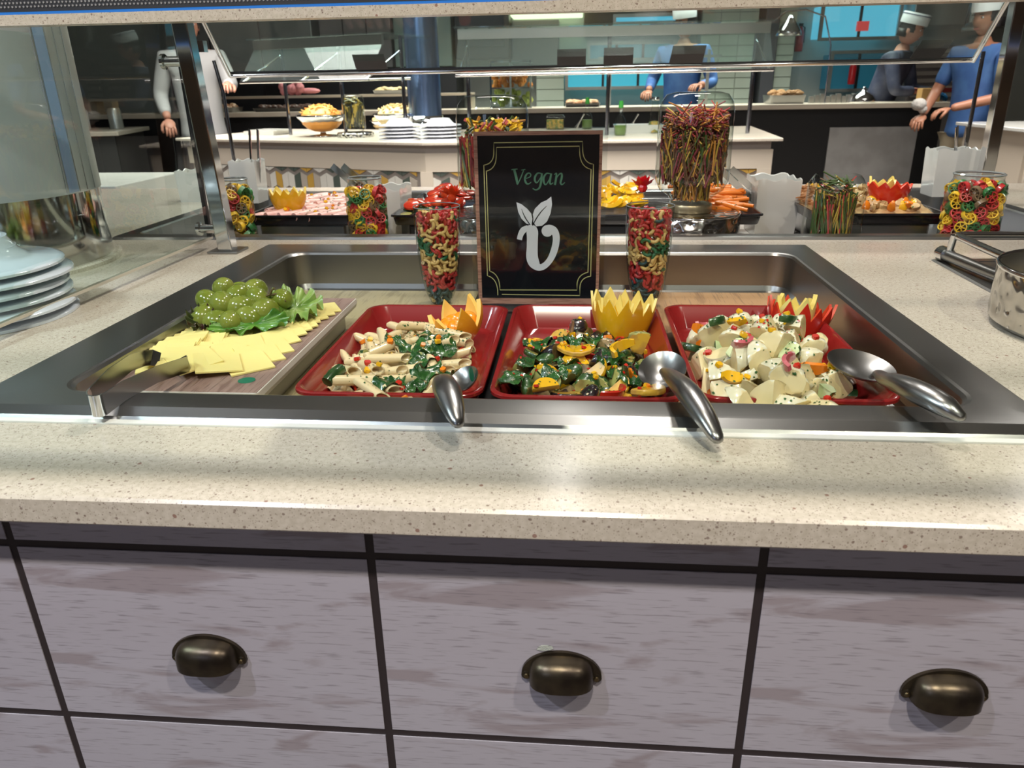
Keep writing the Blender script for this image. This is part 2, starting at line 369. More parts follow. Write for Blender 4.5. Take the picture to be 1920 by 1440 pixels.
# ---- rear drop-in well
b = MB()
b.rr([(-.90, .945, 1.366, 2.03, .001, .9002), (-.898, .943, 1.369, 2.028, .001, .9045), (-.895, .940, 1.374, 2.025, .001, .906), (-.868, .912, 1.394, 1.995, .03, .906),
      (-.865, .909, 1.397, 1.992, .028, .903), (-.863, .907, 1.399, 1.990, .026, .85), (-.855, .9, 1.405, 1.985, .02, .842)], 6)
put('drop_in_well', b.mesh('well', STEEL, 30), label='long brushed steel display well at the rear of the buffet with black trays and jars', cat='display well')
for (x0, x1, m, lb) in ((-.46, -.2, MATG, 'olive wood-print liner behind the sign in the rear well'), (.30, .53, pm('stone_print', (.42, .40, .37), .4, var=(14, (.18, .14, .11), (1, 1, 1), .45, .6)), 'grey stained liner in the rear well right of the hammered stand')):
    put('liner_board', MB().box(x0, x1, 1.42, 1.95, .8422, .8455).mesh('liner', m), label=lb, cat='liner board')

# ---- posts, side glass, canopy rail
def sqpost(name, p0, p1, w, label, base=True):
    p0, p1 = Vector(p0), Vector(p1); h = w/2
    t = thing(name, p0, label, 'post'); d = p1 - p0
    rs = [[(d.x*f+sx*h, d.y*f+sy*h, d.z*f) for sx, sy in ((-1, -1), (1, -1), (1, 1), (-1, 1))] for f in (0, 1)]
    bev(put('shaft', MB().rings(rs).mesh('shaft', CHROME), t), .002)
    if base: bev(put('base_plate', MB().cbox((0, 0, .002), (w*2.1, w*1.9, .004)).mesh('plate', STEEL), t), .001)
    return t
pl = sqpost('canopy_post', (-.617, 1.262, .9), (-.637, 1.262, 1.36), .026, 'square chrome post at the left carrying the canopy, base plate on the quartz')
put('standoff', MB().lathe([(.008, 0), (.008, .03), (.012, .031), (.012, .036)], 20, T=Matrix.Translation((-.012, 0, .04)) @ Matrix.Rotation(-pi/2, 4, 'Y')).mesh('standoff', CHROME, 40), pl)
put('standoff', MB().lathe([(.008, 0), (.008, .03), (.012, .031), (.012, .036)], 20, T=Matrix.Translation((-.024, 0, .31)) @ Matrix.Rotation(-pi/2, 4, 'Y')).mesh('standoff', CHROME, 40), pl)
sqpost('canopy_post', (.892, 1.764, .906), (.884, 1.764, 1.33), .026, 'square chrome post at the right edge behind the jar of wheel pasta')
t = thing('side_glass', (-.660, .3, .921), 'upright glass side screen left of the well, in front of the white column', 'glass screen')
put('pane', MB().prism([(0, 0), (.985, 0), (.985, .55), (.64, .55), (.64, .312), (0, .312)], -.003, .003, T=Matrix.Rotation(pi/2, 4, 'Z')).mesh('pane', PANE), t)
put('edge_trim', MB().box(-.0035, .0035, .985, .992, -.0, .55).mesh('trim', RUBBER), t)
put('edge_trim', MB().box(-.0035, .0035, 0, .992, -.004, 0).mesh('trim', pm('bottom_edge', (.55, .5, .42), .3)), t)
t = thing('canopy_rail', (0, .900, 1.2387), 'long canopy rail across the top with speckled stone edge and blue light line', 'canopy')
put('stone_edge', MB().box(-1.6, 1.6, 0, .025, 0, .0112).mesh('stone_edge', QG), t)
put('light_line', MB().box(-1.6, 1.6, .003, .025, .0112, .0142).mesh('light_line', pm('blue_led', (.02, .1, .4), .4, emit=((.03, .18, .55), .6))), t)
hs = MB()
hs.box(-1.6, 1.6, .0, .025, .0142, .0155); hs.box(-1.6, 1.6, .003, .025, .0155, .05)
for x in (-1.58, 1.58): hs.box(x-.01, x+.01, .0, .36, .03, .05)
put('housing', hs.mesh('housing', pm('dark_housing', (.03, .03, .032), .4)), t)
pf = MB()
for i in range(150):
    for k in range(3):
        x = -.80+i*.0046+(k % 2)*.0023; pf.lathe([(.0012, 0), (.0012, .0006)], 6, T=Matrix.Translation((x, .0031, .0195+k*.004)) @ Matrix.Rotation(pi/2, 4, 'X'))
put('perforation', pf.mesh('perforation', pm('perforation', (.25, .24, .23), .5)), t, kind='stuff')

# ================================================================== DISPLAY IN THE NEAR WELL
import numpy as np
# ---- cheese board
BT = .888
b = MB(); b.rr([(-.478, -.312, .650, 1.0, .004, BT-.0115), (-.480, -.310, .648, 1.002, .005, BT-.006), (-.479, -.311, .649, 1.001, .004, BT)], 3, c0=True)
board = put('serving_board', b.mesh('board', pm('board_edge', (.60, .55, .49), .35)), label='wood-print serving board with pale edges under the cheese slices', cat='board')
put('wood_print', MB().box(-.4775, -.3125, .6505, .9995, BT, BT+.0004).mesh('wood_print', lamwood('mauve_wood_print', (.30, .20, .17), (.21, .13, .11), (.06, .03, .03), 1.6, True, .35)), board)
put('dot_sticker', MB().lathe([(.0088, 0), (.0088, .0003)], 28, T=Matrix.Translation((-.336, .682, BT+.0004)) @ Matrix.Diagonal((1, .95, 1, 1))).mesh('dot', pm('green_sticker', (.012, .16, .09), .5)), board, label='round green sticker')
bev(put('riser_pan', MB().box(-.465, -.325, .672, .985, FZ, BT-.0118).mesh('pan', STEEL), label='low steel block lifting the cheese board inside the well', cat='riser'), .003)

def bvh_of(objs):
    vs, fs = [], []
    for o in objs:
        if o.type != 'MESH': continue
        n = len(vs); mw = o.matrix_basis if not o.parent else o.parent.matrix_basis @ o.matrix_basis
        vs += [mw @ v.co for v in o.data.vertices]; fs += [[i+n for i in p.vertices] for p in o.data.polygons]
    return BVHTree.FromPolygons(vs, fs)
def hz(tree, x, y, top=1.05, default=None):
    h = tree.ray_cast(Vector((x, y, top)), Vector((0, 0, -1)))
    return h[0].z if h[0] else default

CHEESE = pm('young_cheese', (.84, .70, .26), .42, sub=.15, bump=(90, .15, (1, 1, 1), .0006))
CH = [(-0.343, 0.94, 30), (-0.345, 0.922, 30), (-0.349, 0.901, 32), (-0.352, 0.885, 30), (-0.351, 0.865, 34), (-0.353, 0.85, 35), (-0.443, 0.846, 18), (-0.452, 0.833, 15), (-0.452, 0.818, 15), (-0.452, 0.798, 18), (-0.398, 0.83, 20), (-0.407, 0.807, 25), (-0.437, 0.811, 15), (-0.445, 0.799, 12), (-0.403, 0.779, 20), (-0.43, 0.778, 15), (-0.354, 0.832, 35), (-0.354, 0.808, 36), (-0.35, 0.776, 36), (-0.450, 0.777, 15), (-0.452, 0.756, 18), (-0.451, 0.74, 20), (-0.451, 0.723, 22), (-0.448, 0.767, 12), (-0.382, 0.78, 35), (-0.445, 0.746, 15), (-0.428, 0.742, 18), (-0.402, 0.739, 25), (-0.385, 0.744, 30), (-0.35, 0.75, 36), (-0.352, 0.722, 38), (-0.44, 0.727, 15), (-0.420, 0.718, 12), (-0.404, 0.709, 50), (-0.378, 0.709, 32)]
hts = {}
cheese_objs = []
for i, (x, y, rz) in enumerate(CH):
    a = radians(rz + R(-4, 4)); N = 6; s_ = .046; top = []; T = Matrix.Rotation(a, 4, 'Z')
    hs_ = []
    for jy in range(N+1):
        for jx in range(N+1):
            p = T @ Vector((s_*(jx/N-.5), s_*(jy/N-.5), 0)) + Vector((x, y, 0))
            key = (round(p.x/.005), round(p.y/.005)); hh = 0
            for dx in (-1, 0, 1):
                for dy in (-1, 0, 1): hh = max(hh, hts.get((key[0]+dx, key[1]+dy), 0))
            hs_.append(hh)
    g = np.array(hs_).reshape(N+1, N+1)
    # a slice is stiff: fit a plane through what it lies on, then sag a little
    yy, xx = np.mgrid[0:N+1, 0:N+1]/N-.5
    A = np.c_[xx.ravel(), yy.ravel(), np.ones(g.size)]; cf = np.linalg.lstsq(A, g.ravel(), rcond=None)[0]
    cf[:2] = np.clip(cf[:2], -.006, .006)
    pl_ = (A @ cf).reshape(g.shape); off = np.percentile(g-pl_, 35)+.0003; zz = np.maximum(pl_+off, 0)
    v = []
    for k, th in ((0, 0), (1, .0017)):
        for jy in range(N+1):
            for jx in range(N+1):
                v.append((s_*(jx/N-.5), s_*(jy/N-.5), float(zz[jy, jx])+th))
    M = (N+1)**2; f = []
    q = lambda a_, b_: a_*(N+1)+b_
    for jy in range(N):
        for jx in range(N):
            f.append((q(jy, jx), q(jy+1, jx), q(jy+1, jx+1), q(jy, jx+1))); f.append((M+q(jy, jx), M+q(jy, jx+1), M+q(jy+1, jx+1), M+q(jy+1, jx)))
    for k in range(N):
        for a_, b_ in ((q(0, k), q(0, k+1)), (q(N, k+1), q(N, k)), (q(k+1, 0), q(k, 0)), (q(k, N), q(k+1, N))): f.append((a_, b_, b_+M, a_+M))
    me = rawmesh('slice', v, f, [CHEESE], 30)
    for jy in range(N*2+1):
        for jx in range(N*2+1):
            p = T @ Vector((s_*(jx/N/2-.5), s_*(jy/N/2-.5), 0)) + Vector((x, y, 0)); key = (round(p.x/.005), round(p.y/.005))
            hts[key] = max(hts.get(key, 0), float(zz[min(N, round(jy/2)), min(N, round(jx/2))])+.0013)
    cheese_objs.append(put('cheese_slice', me, None, (x, y, BT+.0005), (0, 0, a), 'square slice of pale yellow cheese fanned out on the wood-print board', 'cheese', 'cheese slices on the board'))

# ---- ruffled leaves
def ruffle_leaf(name, rx, ry, amp, n, mat, thick=.0004, seed=0, curl=.0):
    v, f = [], []; NR, NA = 14, 110; n = n+4
    for i in range(NR+1):
        r = i/NR
        for j in range(NA):
            a = 2*pi*j/NA
            e = 1+.07*sin(3*a+seed)+.05*sin(7*a+seed*2)+.03*sin(23*a)*r
            z = amp*(r**2.2)*(sin(n*a+seed)+.5*sin((n*2+1)*a+seed*3)+.25*noise.noise(Vector((cos(a)*r*14, sin(a)*r*14, seed)))) + .35*amp*noise.noise(Vector((cos(a)*r*4+seed, sin(a)*r*4, 0))) + curl*r*r
            v.append((rx*r*e*cos(a), ry*r*e*sin(a), z))
    for i in range(NR):
        for j in range(NA):
            k = (j+1) % NA; f.append((i*NA+j, i*NA+k, (i+1)*NA+k, (i+1)*NA+j))
    return rawmesh(name, v, f, [mat], 'all')
LETT = pm('lettuce_green', (.12, .23, .035), .35, sub=.2, coat=.2, var=(40, (.27, .38, .10), (1, 1, 1), .4, .65))
DLET = pm('lettuce_dark', (.035, .05, .012), .35, coat=.3, var=(50, (.04, .012, .012), (1, 1, 1), .42, .6))
GLET = pm('lettuce_bright', (.04, .14, .012), .3, coat=.3, var=(60, (.12, .27, .035), (1, 1, 1), .4, .65))
put('lettuce_leaf', ruffle_leaf('leaf', .032, .040, .0065, 7, LETT, seed=1, curl=.008), None, (-.360, .895, .904), (.25, .05, .5), 'pale green curly lettuce leaf lying right of the grapes', 'lettuce')
put('lettuce_leaf', ruffle_leaf('leaf', .048, .017, .0045, 6, GLET, seed=4, curl=.004), None, (-.392, .832, .9005), (.35, -.05, .28), 'bright green lettuce leaf in front of the grapes', 'lettuce')
put('lettuce_leaf', ruffle_leaf('leaf', .020, .018, .007, 8, DLET, seed=2, curl=.006), None, (-.452, .832, .9035), (.4, .15, .1), 'dark red-brown lettuce leaf at the left foot of the grapes', 'lettuce')
put('lettuce_leaf', ruffle_leaf('leaf', .035, .035, .004, 6, GLET, seed=6), None, (-.42, .872, .8975), (0, 0, 1), 'flat green lettuce leaf under the bunch of grapes', 'lettuce')

# ---- grapes
GRAPE = pm('green_grape', (.15, .19, .022), .16, sub=.3, coat=.35, var=(18, (.22, .25, .045), (1, 1, 1), .4, .62))
gm = MB().ball((0, 0, 0), .0148, 22, 14, sc=(1, 1, 1.22))
gmesh = gm.mesh('grape', GRAPE, 'all')
scar = MB().lathe([(.0013, .0178), (.0011, .0186), (.0004, .0188)], 8).mesh('scar', pm('stem_brown', (.10, .07, .02), .7), True)
GR = [(-0.457, 0.845, 0.907), (-0.439, 0.84, 0.901), (-0.421, 0.838, 0.902), (-0.401, 0.85, 0.903), (-0.462, 0.87, 0.919), (-0.440, 0.862, 0.919), (-0.415, 0.860, 0.914), (-0.386, 0.863, 0.910), (-0.449, 0.889, 0.931), (-0.428, 0.883, 0.922), (-0.404, 0.884, 0.920), (-0.375, 0.892, 0.916), (-0.437, 0.912, 0.919), (-0.415, 0.908, 0.924), (-.41, .885, .898), (-.44, .888, .902), (-.465, .9, .905), (-.39, .91, .905)]
gp = None
for i, (x, y, z) in enumerate(GR):
    rot = (R(.8, 2.2), R(-.9, .9), R(0, 6)); s_ = R(.92, 1.06)
    if gp is None:
        gp = put('grape', gmesh, None, (x, y, z), rot, 'plump green grape in the bunch on the cheese board', 'grape', 'green grapes on the board'); put('stem_scar', scar, gp)
    else: copy_tree(gp, location=(x, y, z), rotation_euler=rot, scale=(s_, s_, s_))
sm = MB()
for a_, b_ in (((-.41, .885, .915), (-.385, .88, .925)), ((-.41, .885, .915), (-.44, .87, .918)), ((-.41, .885, .915), (-.415, .905, .93)), ((-.385, .88, .925), (-.377, .878, .934)), ((-.385, .88, .925), (-.37, .885, .922))):
    sm.tube([a_, ((a_[0]+b_[0])/2, (a_[1]+b_[1])/2, (a_[2]+b_[2])/2+.002), b_], [.0016, .0012, .0016], 6)
put('bunch_twig', sm.mesh('stem', pm('stem_brown', (.10, .07, .02), .7), True), label='branched brown stem among the green grapes', cat='stem')

# ---- tongs (strip standing on edge)
def strip(path, h, t, mat=None, wl=None):
    P = [Vector(p) for p in path]; rs = []
    for i, p in enumerate(P):
        d = P[min(i+1, len(P)-1)] - P[max(i-1, 0)]; d.normalize(); up = Vector((0, 0, 1)); up = (up - up.dot(d)*d).normalized(); s_ = d.cross(up)
        hh = (wl[i] if wl else 1)*h/2
        rs.append([tuple(p+up*hh+s_*t/2), tuple(p+up*hh-s_*t/2), tuple(p-up*hh-s_*t/2), tuple(p-up*hh+s_*t/2)])
    return rs
TX, TY = -.4075, .5525; TONG = pm('tong_steel', (.30, .30, .31), .22, 1)
tg = thing('serving_tongs', (TX, TY, .918), 'polished steel tongs resting on the well edge with tips on the cheese', 'tongs')
ang = radians(60)
def bend(pts): return [(p[0]-TX, p[1]-TY, p[2]-.918) for p in pts]
arm_f = bend([(-.4175, .560, .9195), (-.425, .60, .922), (-.436, .65, .918), (-.4475, .692, .9075), (-.4455, .701, .905), (-.438, .703, .902)])
arm_n = bend([(-.4005, .549, .9175), (-.401, .58, .918), (-.399, .63, .914), (-.3965, .683, .905), (-.400, .691, .903), (-.4075, .692, .900)])
ub = []
for k in range(9):
    a = pi*k/8; ub.append((-.4175*(1+cos(a))/2-.4005*(1-cos(a))/2-TX-.0*sin(a), .5545-TY-.010*sin(a)+.0055*cos(a), .0010-.0005*k/4))
put('hinge_bend', MB().rings(strip(ub, .0195, .001)).mesh('bend', CHROME, 60), tg)
put('arm', MB().rings(strip(arm_f, .018, .0009, wl=[1.05, 1, .9, .9, .95, .85])).mesh('arm', TONG, 60), tg)
put('arm', MB().rings(strip(arm_n, .018, .0009, wl=[1.05, 1, .9, .9, .95, .85])).mesh('arm', TONG, 60), tg)

# ---- red dishes
def dish(name, xc, y0, y1, hw, zt, zb, m, label, cat='dish', r=.024, loc=None, grp=None, inset=.016):
    X0, X1 = -hw, hw; cy = (y0+y1)/2; Y0, Y1 = y0-cy, y1-cy; H = zt-zb; i_ = inset; t = .0035
    b = MB()
    b.rr([(X0+i_, X1-i_, Y0+i_, Y1-i_, r*.7, 0), (X0+i_*.8, X1-i_*.8, Y0+i_*.8, Y1-i_*.8, r*.8, .002), (X0+.004, X1-.004, Y0+.004, Y1-.004, r, H-.006), (X0, X1, Y0, Y1, r, H-.004), (X0, X1, Y0, Y1, r, H-.001), (X0+.001, X1-.001, Y0+.001, Y1-.001, r, H),
          (X0+.0045, X1-.0045, Y0+.0045, Y1-.0045, r*.9, H), (X0+.006, X1-.006, Y0+.006, Y1-.006, r*.85, H-.0018), (X0+i_*.9+t, X1-i_*.9-t, Y0+i_*.9+t, Y1-i_*.9-t, r*.7, .007), (X0+i_+t+.004, X1-i_-t-.004, Y0+i_+t+.004, Y1-i_-t-.004, r*.5, .0045)], 6, c0=True)
    return put(name, b.mesh(name, m, 40), None, (xc, cy, zb), None, label, cat, grp)
DY0, DY1, DZ = .668, .998, .882
dish('serving_dish', -.190, DY0, DY1-.006, .098, DZ, FZ, RED, 'deep red rectangular dish of pasta salad, leftmost of the three', grp='red dishes in the near well')
dish('serving_dish', .0125, DY0, DY1, .098, DZ, FZ, RED, 'deep red rectangular dish of grilled vegetables, middle of the three', grp='red dishes in the near well')
dish('serving_dish', .2165, DY0+.004, DY1+.004, .098, DZ, FZ, RED, 'deep red rectangular dish of potato salad, rightmost of the three', grp='red dishes in the near well')

# ---- food shapes
def penne_mesh(L=.042, r=.0055):
    b = MB(); n = 16; rs = []
    sl = .0065
    def ring(rad, x0, sgn): return [(x0+sgn*sl*cos(2*pi*j/n), rad*(1+(.045 if j % 2 else -.03)*(rad > r*.8))*cos(2*pi*j/n), rad*(1+(.045 if j % 2 else -.03)*(rad > r*.8))*sin(2*pi*j/n)) for j in range(n)]
    rs = [ring(r*.74, -L/2+.012, 1)] + [ring(r*.76, -L/2+.0005, 1), ring(r, -L/2, 1), ring(r, 0, 1), ring(r, L/2, 1), ring(r*.76, L/2-.0005, 1), ring(r*.74, L/2-.012, 1)]
    b.rings(rs, True, True, True); return b.mesh('penne', PASTA, 50)
def chunk(seed, r, sc, planes, mats, skin=None, n=18, m=11):
    """rounded piece with flat knife cuts; faces on the uncut outside take the skin material"""
    rnd = random.Random(seed); b = MB(); b.ball((0, 0, 0), r, n, m, sc=sc)
    pls = []
    for i in range(planes):
        a = 2*pi*i/planes+rnd.uniform(-.4, .4); e = rnd.uniform(-.5, .9); d = rnd.uniform(.25, .55)*r
        pls.append((Vector((cos(a)*cos(e), sin(a)*cos(e), sin(e))).normalized(), d))
    vs = []
    for p in b.v:
        p = Vector(p); p += .06*r*Vector((noise.noise(p*90+Vector((seed, 0, 0))), noise.noise(p*90+Vector((0, seed, 0))), 0))
        for nn, d in pls:
            k = p.dot(nn)-d
            if k > 0: p -= nn*k*.985
        vs.append(tuple(p))
    b.v = vs
    if skin is not None:
        for fi, f in enumerate(b.f):
            c = sum((Vector(vs[i]) for i in f), Vector())/len(f)
            cut = any(c.dot(nn) > d*.93 for nn, d in pls)
            b.m[fi] = 0 if cut else 1
    return b.mesh('chunk', mats, 42)
def halfmoon(r, th, mats, full=False, bend_=0):
    b = MB(); n = 14; rs = []
    A = 2*pi if full else pi
    pts = [(cos(A*j/n), sin(A*j/n)) for j in range(n+(0 if full else 1))]
    if not full: pts = pts + [(x, 0.0) for x in (-.5, 0, .5)]
    y0 = 0 if full else -.4
    def ring(s_, z): return [(x*r*s_, (y+y0)*r*s_, z + bend_*(x*x)*r) for x, y in pts]
    b.rings([ring(.55, -th/2), ring(.94, -th/2)], True, True, False, 0)
    b.rings([ring(.94, -th/2), ring(1, -th*.3), ring(1, th*.3), ring(.94, th/2)], True, False, False, 1)
    b.rings([ring(.94, th/2), ring(.55, th/2)], True, False, True, 0)
    return b.mesh('slice', mats, 40)
def strip_piece(L, w, t, curve, m):
    rs = []
    for i in range(9):
        u = i/8-.5; a = u*curve; Rr = L/curve if curve else 1
        c = (Rr*sin(a), Rr*(1-cos(a))) if curve else (L*u, 0)
        ww = w*(1-.5*abs(2*u)**3); nx, ny = -sin(a), cos(a)
        rs.append([(c[0]+nx*t/2, c[1]+ny*t/2, ww/2), (c[0]-nx*t/2, c[1]-ny*t/2, ww/2), (c[0]-nx*t/2, c[1]-ny*t/2, -ww/2), (c[0]+nx*t/2, c[1]+ny*t/2, -ww/2)])
    return MB().rings(rs).mesh('strip', m, 50)
def dice(s_, m):
    return MB().rr([(-s_/2, s_/2, -s_/2, s_/2, s_*.2, -s_*.3), (-s_*.55, s_*.55, -s_*.5, s_*.5, s_*.2, 0), (-s_/2, s_/2, -s_*.45, s_*.45, s_*.2, s_*.3)], 1, c0=True).mesh('dice', m, 40)
def floret(m, ms):
    b = MB(); rnd = random.Random(3)
    b.tube([(0, 0, -.012), (0, 0, -.004), (0, 0, .0)], [.0035, .0038, .005], 8, 1)
    for i in range(22):
        a = i*2.4; rr_ = .0085*sqrt((i+.5)/22); b.ball((rr_*cos(a), rr_*sin(a), .004+.0045*(1-(rr_/.0085)**2)), rnd.uniform(.0024, .0036), 7, 5, 0)
    return b.mesh('floret', [m, ms], True)
PASTA = pm('penne_pasta', (.72, .57, .33), .3, coat=.45, sub=.12)
SPIN = pm('spinach', (.010, .055, .012), .25, coat=.5, var=(70, (.03, .11, .02), (1, 1, 1), .42, .62), bump=(160, .6, (1, 1, 1), .002))
ZSKIN = pm('zucchini_skin', (.015, .05, .012), .3, coat=.4, var=(60, (.05, .11, .03), (1, 1, 1), .45, .6))
ZFLESH = pm('zucchini_flesh', (.34, .34, .10), .35, coat=.3, var=(45, (.22, .17, .05), (1, 1, 1), .45, .62))
YSQ = pm('yellow_squash', (.62, .36, .04), .3, coat=.5, var=(60, (.45, .24, .05), (1, 1, 1), .45, .65))
YPEP = pm('yellow_pepper', (.78, .42, .012), .22, coat=.5)
OPEP = pm('orange_pepper', (.75, .20, .012), .22, coat=.5)
RPEP = pm('red_pepper', (.50, .022, .010), .22, coat=.5)
EGGP = pm('eggplant_skin', (.016, .010, .012), .25, coat=.5)
EGGF = pm('eggplant_flesh', (.24, .16, .06), .4, coat=.4, var=(60, (.08, .05, .02), (1, 1, 1), .42, .6))
ONION = pm('red_onion', (.25, .04, .12), .25, coat=.4)
POT = pm('potato_cream', (.74, .62, .35), .3, coat=.35, sub=.12, var=(30, (.64, .53, .27), (1, 1, 1), .42, .66))
CREAMY = pm('creamy_potato', (.74, .69, .50), .22, coat=.5, sub=.12, var=(25, (.62, .58, .40), (1, 1, 1), .4, .65))
CUC = pm('cucumber_flesh', (.48, .58, .28), .28, coat=.4, sub=.1, var=(50, (.62, .66, .42), (1, 1, 1), .4, .65))
BROC = pm('broccoli', (.20, .20, .035), .6, bump=(400, .8, (1, 1, 1), .001)); BSTEM = pm('broccoli_stem', (.30, .36, .10), .45)
HERB = pm('parsley', (.02, .085, .012), .5)
ALM = pm('almond_flake', (.62, .48, .30), .45)

class Heap:
    def __init__(s, zf, target): s.zf, s.t = zf, target; s.c = np.zeros((0, 3)); s.r = np.zeros(0); s.objs = []
    def drop(s, prox, xy, rz, rx=0, ry=0, soft=.82):
        Rm = Matrix.Rotation(rz, 3, 'Z') @ Matrix.Rotation(ry, 3, 'Y') @ Matrix.Rotation(rx, 3, 'X')
        zz = -9; P = []
        for p, r in prox:
            q = Rm @ Vector(p); P.append((q, r)); x, y = xy[0]+q.x, xy[1]+q.y; z = s.zf + r*.75 - q.z
            if len(s.r):
                d2 = (s.c[:, 0]-x)**2 + (s.c[:, 1]-y)**2; rs = (s.r+r)*soft; k = d2 < rs**2
                if k.any(): z = max(z, float((s.c[k, 2]+np.sqrt(rs[k]**2-d2[k])).max()) - q.z)
            zz = max(zz, z)
        return zz, P
    def place(s, prox, region, tries=10, tilt=.25, rz=None):
        best = None
        for _ in range(tries):
            xy = region(); a = R(0, 2*pi) if rz is None else rz; rx, ry = R(-pi, pi) if tilt is None else R(-tilt, tilt), R(-(tilt or .3), tilt or .3)
            z, P = s.drop(prox, xy, a, rx, ry); sc = z - s.t(*xy)
            if best is None or sc < best[0]: best = (sc, xy, z, a, rx, ry, P)
        sc, xy, z, a, rx, ry, P = best
        if sc > .004: return None
        s.c = np.vstack([s.c]+[[[xy[0]+q.x, xy[1]+q.y, z+q.z]] for q, r in P]); s.r = np.append(s.r, [r for q, r in P])
        return (xy[0], xy[1], z), (rx, ry, a)
def fill(heap, kinds, region, total, name_objs):
    bag = []
    for k in kinds: bag += [k]*k['n']
    random.shuffle(bag)
    for k in bag[:total]:
        r = heap.place(k['prox'], region, 9, k.get('tilt', .3))
        if r is None: continue
        me = random.choice(k['mesh']); s_ = R(*k.get('s', (.9, 1.1)))
        name_objs.append(put(k['name'], me, None, r[0], r[1], k['label'], k['cat'], k['group'], None, (s_, s_, s_)))
def region(cx, cy, rx, ry, p=3.0):
    def f():
        while True:
            x, y = R(-1, 1), R(-1, 1)
            if abs(x)**p + abs(y)**p < 1: return cx+x*rx, cy+y*ry
    return f
def dome(cx, cy, rx, ry, zf, H, px=2.2):
    return lambda x, y: zf + H*max(0, 1-(abs((x-cx)/rx)**px+abs((y-cy)/ry)**px))**.5
def leaf_drape(tree, cx, cy, L, Wd, rz, mat, lift=.0015, seed=0, amp=.003):
    v, f = [], []; NX, NY = 16, 10; T = Matrix.Rotation(rz, 3, 'Z'); zs = []
    for i in range(NX+1):
        u = i/NX; w = Wd*(sin(pi*min(1, u**.75))**.7+.02)
        for j in range(NY+1):
            t = j/NY*2-1; p = T @ Vector((L*(u-.5), w*t/2, 0)); h = hz(tree, cx+p.x, cy+p.y)
            zs.append(h if h is not None else -1)
            v.append([cx+p.x, cy+p.y, 0, u, t])
    good = [z for z in zs if z > 0]; med = sorted(good)[len(good)*2//3] if good else .87
    g = np.array([z if z > 0 else med for z in zs]).reshape(NX+1, NY+1); g = np.maximum(g, med-.007)
    for _ in range(3):
        g2 = g.copy(); g2[1:-1, 1:-1] = (g[:-2, 1:-1]+g[2:, 1:-1]+g[1:-1, :-2]+g[1:-1, 2:]+g[1:-1, 1:-1]*2)/6; g = np.maximum(g2, g-.003)
    vs = []
    for k, (x, y, _, u, t) in enumerate(v):
        z = g.ravel()[k]+lift+amp*abs(t)**1.5*(.5+.6*sin(u*11+seed)) + amp*.5*abs(sin(u*16+abs(t)*6)) - .0012*(1-min(1, abs(t)*9))
        vs.append((x-cx, y-cy, z-med))
    for i in range(NX):
        for j in range(NY): f.append((i*(NY+1)+j, (i+1)*(NY+1)+j, (i+1)*(NY+1)+j+1, i*(NY+1)+j+1))
    return rawmesh('leaf', vs, f, [mat], 'all'), (cx, cy, med)
def flecks(name, tree, reg, n, mat, s0, s1, label, cat, minz=.85, lift=.0004):
    b = MB()
    for _ in range(n):
        x, y = reg(); h = tree.ray_cast(Vector((x, y, 1.05)), Vector((0, 0, -1)))
        if h[0] is None or h[0].z < minz: continue
        nn = h[1] if h[1].z > 0 else -h[1]; q = nn.to_track_quat('Z', 'Y').to_matrix().to_4x4(); s_ = R(s0, s1); a0 = R(0, 6)
        T = Matrix.Translation(h[0]+nn*lift) @ q @ Matrix.Rotation(a0, 4, 'Z')
        pts = [(s_*R(.5, 1)*cos(a), s_*R(.35, .9)*sin(a), R(0, s_*.35)) for a in (0, 1.2, 2.4, 3.7, 5)]
        b.add(pts, [(0, 1, 2, 3, 4)], T=T)
    return put(name, b.mesh(name, mat), None, None, None, label, cat, None, 'stuff')
FB = .8515
def K(name, mesh, prox, n, label, cat, group, tilt=.3, s=(.9, 1.1)):
    return dict(name=name, mesh=mesh, prox=prox, n=n, label=label, cat=cat, group=group, tilt=tilt, s=s)
bar = lambda L, r, n=3: [((L*(i/(n-1)-.5), 0, 0), r) for i in range(n)]
pt = lambda r: [((0, 0, 0), r)]
# dice meshes
DR, DYl, DO, DG = dice(.0062, RPEP), dice(.0068, YPEP), dice(.0066, OPEP), dice(.006, ZSKIN)
DR2, DO2, DY2 = dice(.0045, RPEP), dice(.0045, OPEP), dice(.005, YPEP)
pen = penne_mesh()
# --- dish 1: pasta salad
CX, CY = -.197, .79
h1 = Heap(FB, dome(CX, CY, .090, .190, FB, .050)); o1 = []
rg = region(CX, CY, .074, .152, 2.6)
fill(h1, [K('penne', [pen], bar(.034, .0056, 4), 120, 'cream penne pasta tube in the leftmost red dish', 'pasta', 'penne in the pasta salad'),
          K('zucchini_chunk', [chunk(5, .009, (1.6, 1, .9), 3, [ZFLESH, ZSKIN], 1)], pt(.009), 6, 'dark green zucchini piece in the pasta salad', 'vegetable', 'zucchini pieces in the pasta salad'),
          K('broccoli_floret', [floret(BROC, BSTEM)], pt(.009), 10, 'small olive green broccoli floret in the pasta salad', 'broccoli', 'broccoli in the pasta salad', .8),
          K('pepper_strip', [strip_piece(.02, .006, .0025, 1.2, RPEP)], bar(.014, .0032), 14, 'short curved red pepper strip in the pasta salad', 'pepper', 'red pepper strips in the pasta salad'),
          K('pepper_dice', [DYl, DO], pt(.0035), 22, 'small yellow or orange pepper dice in the pasta salad', 'pepper', 'pepper dice in the pasta salad', 1)], rg, 172, o1)
tr = bvh_of(o1)
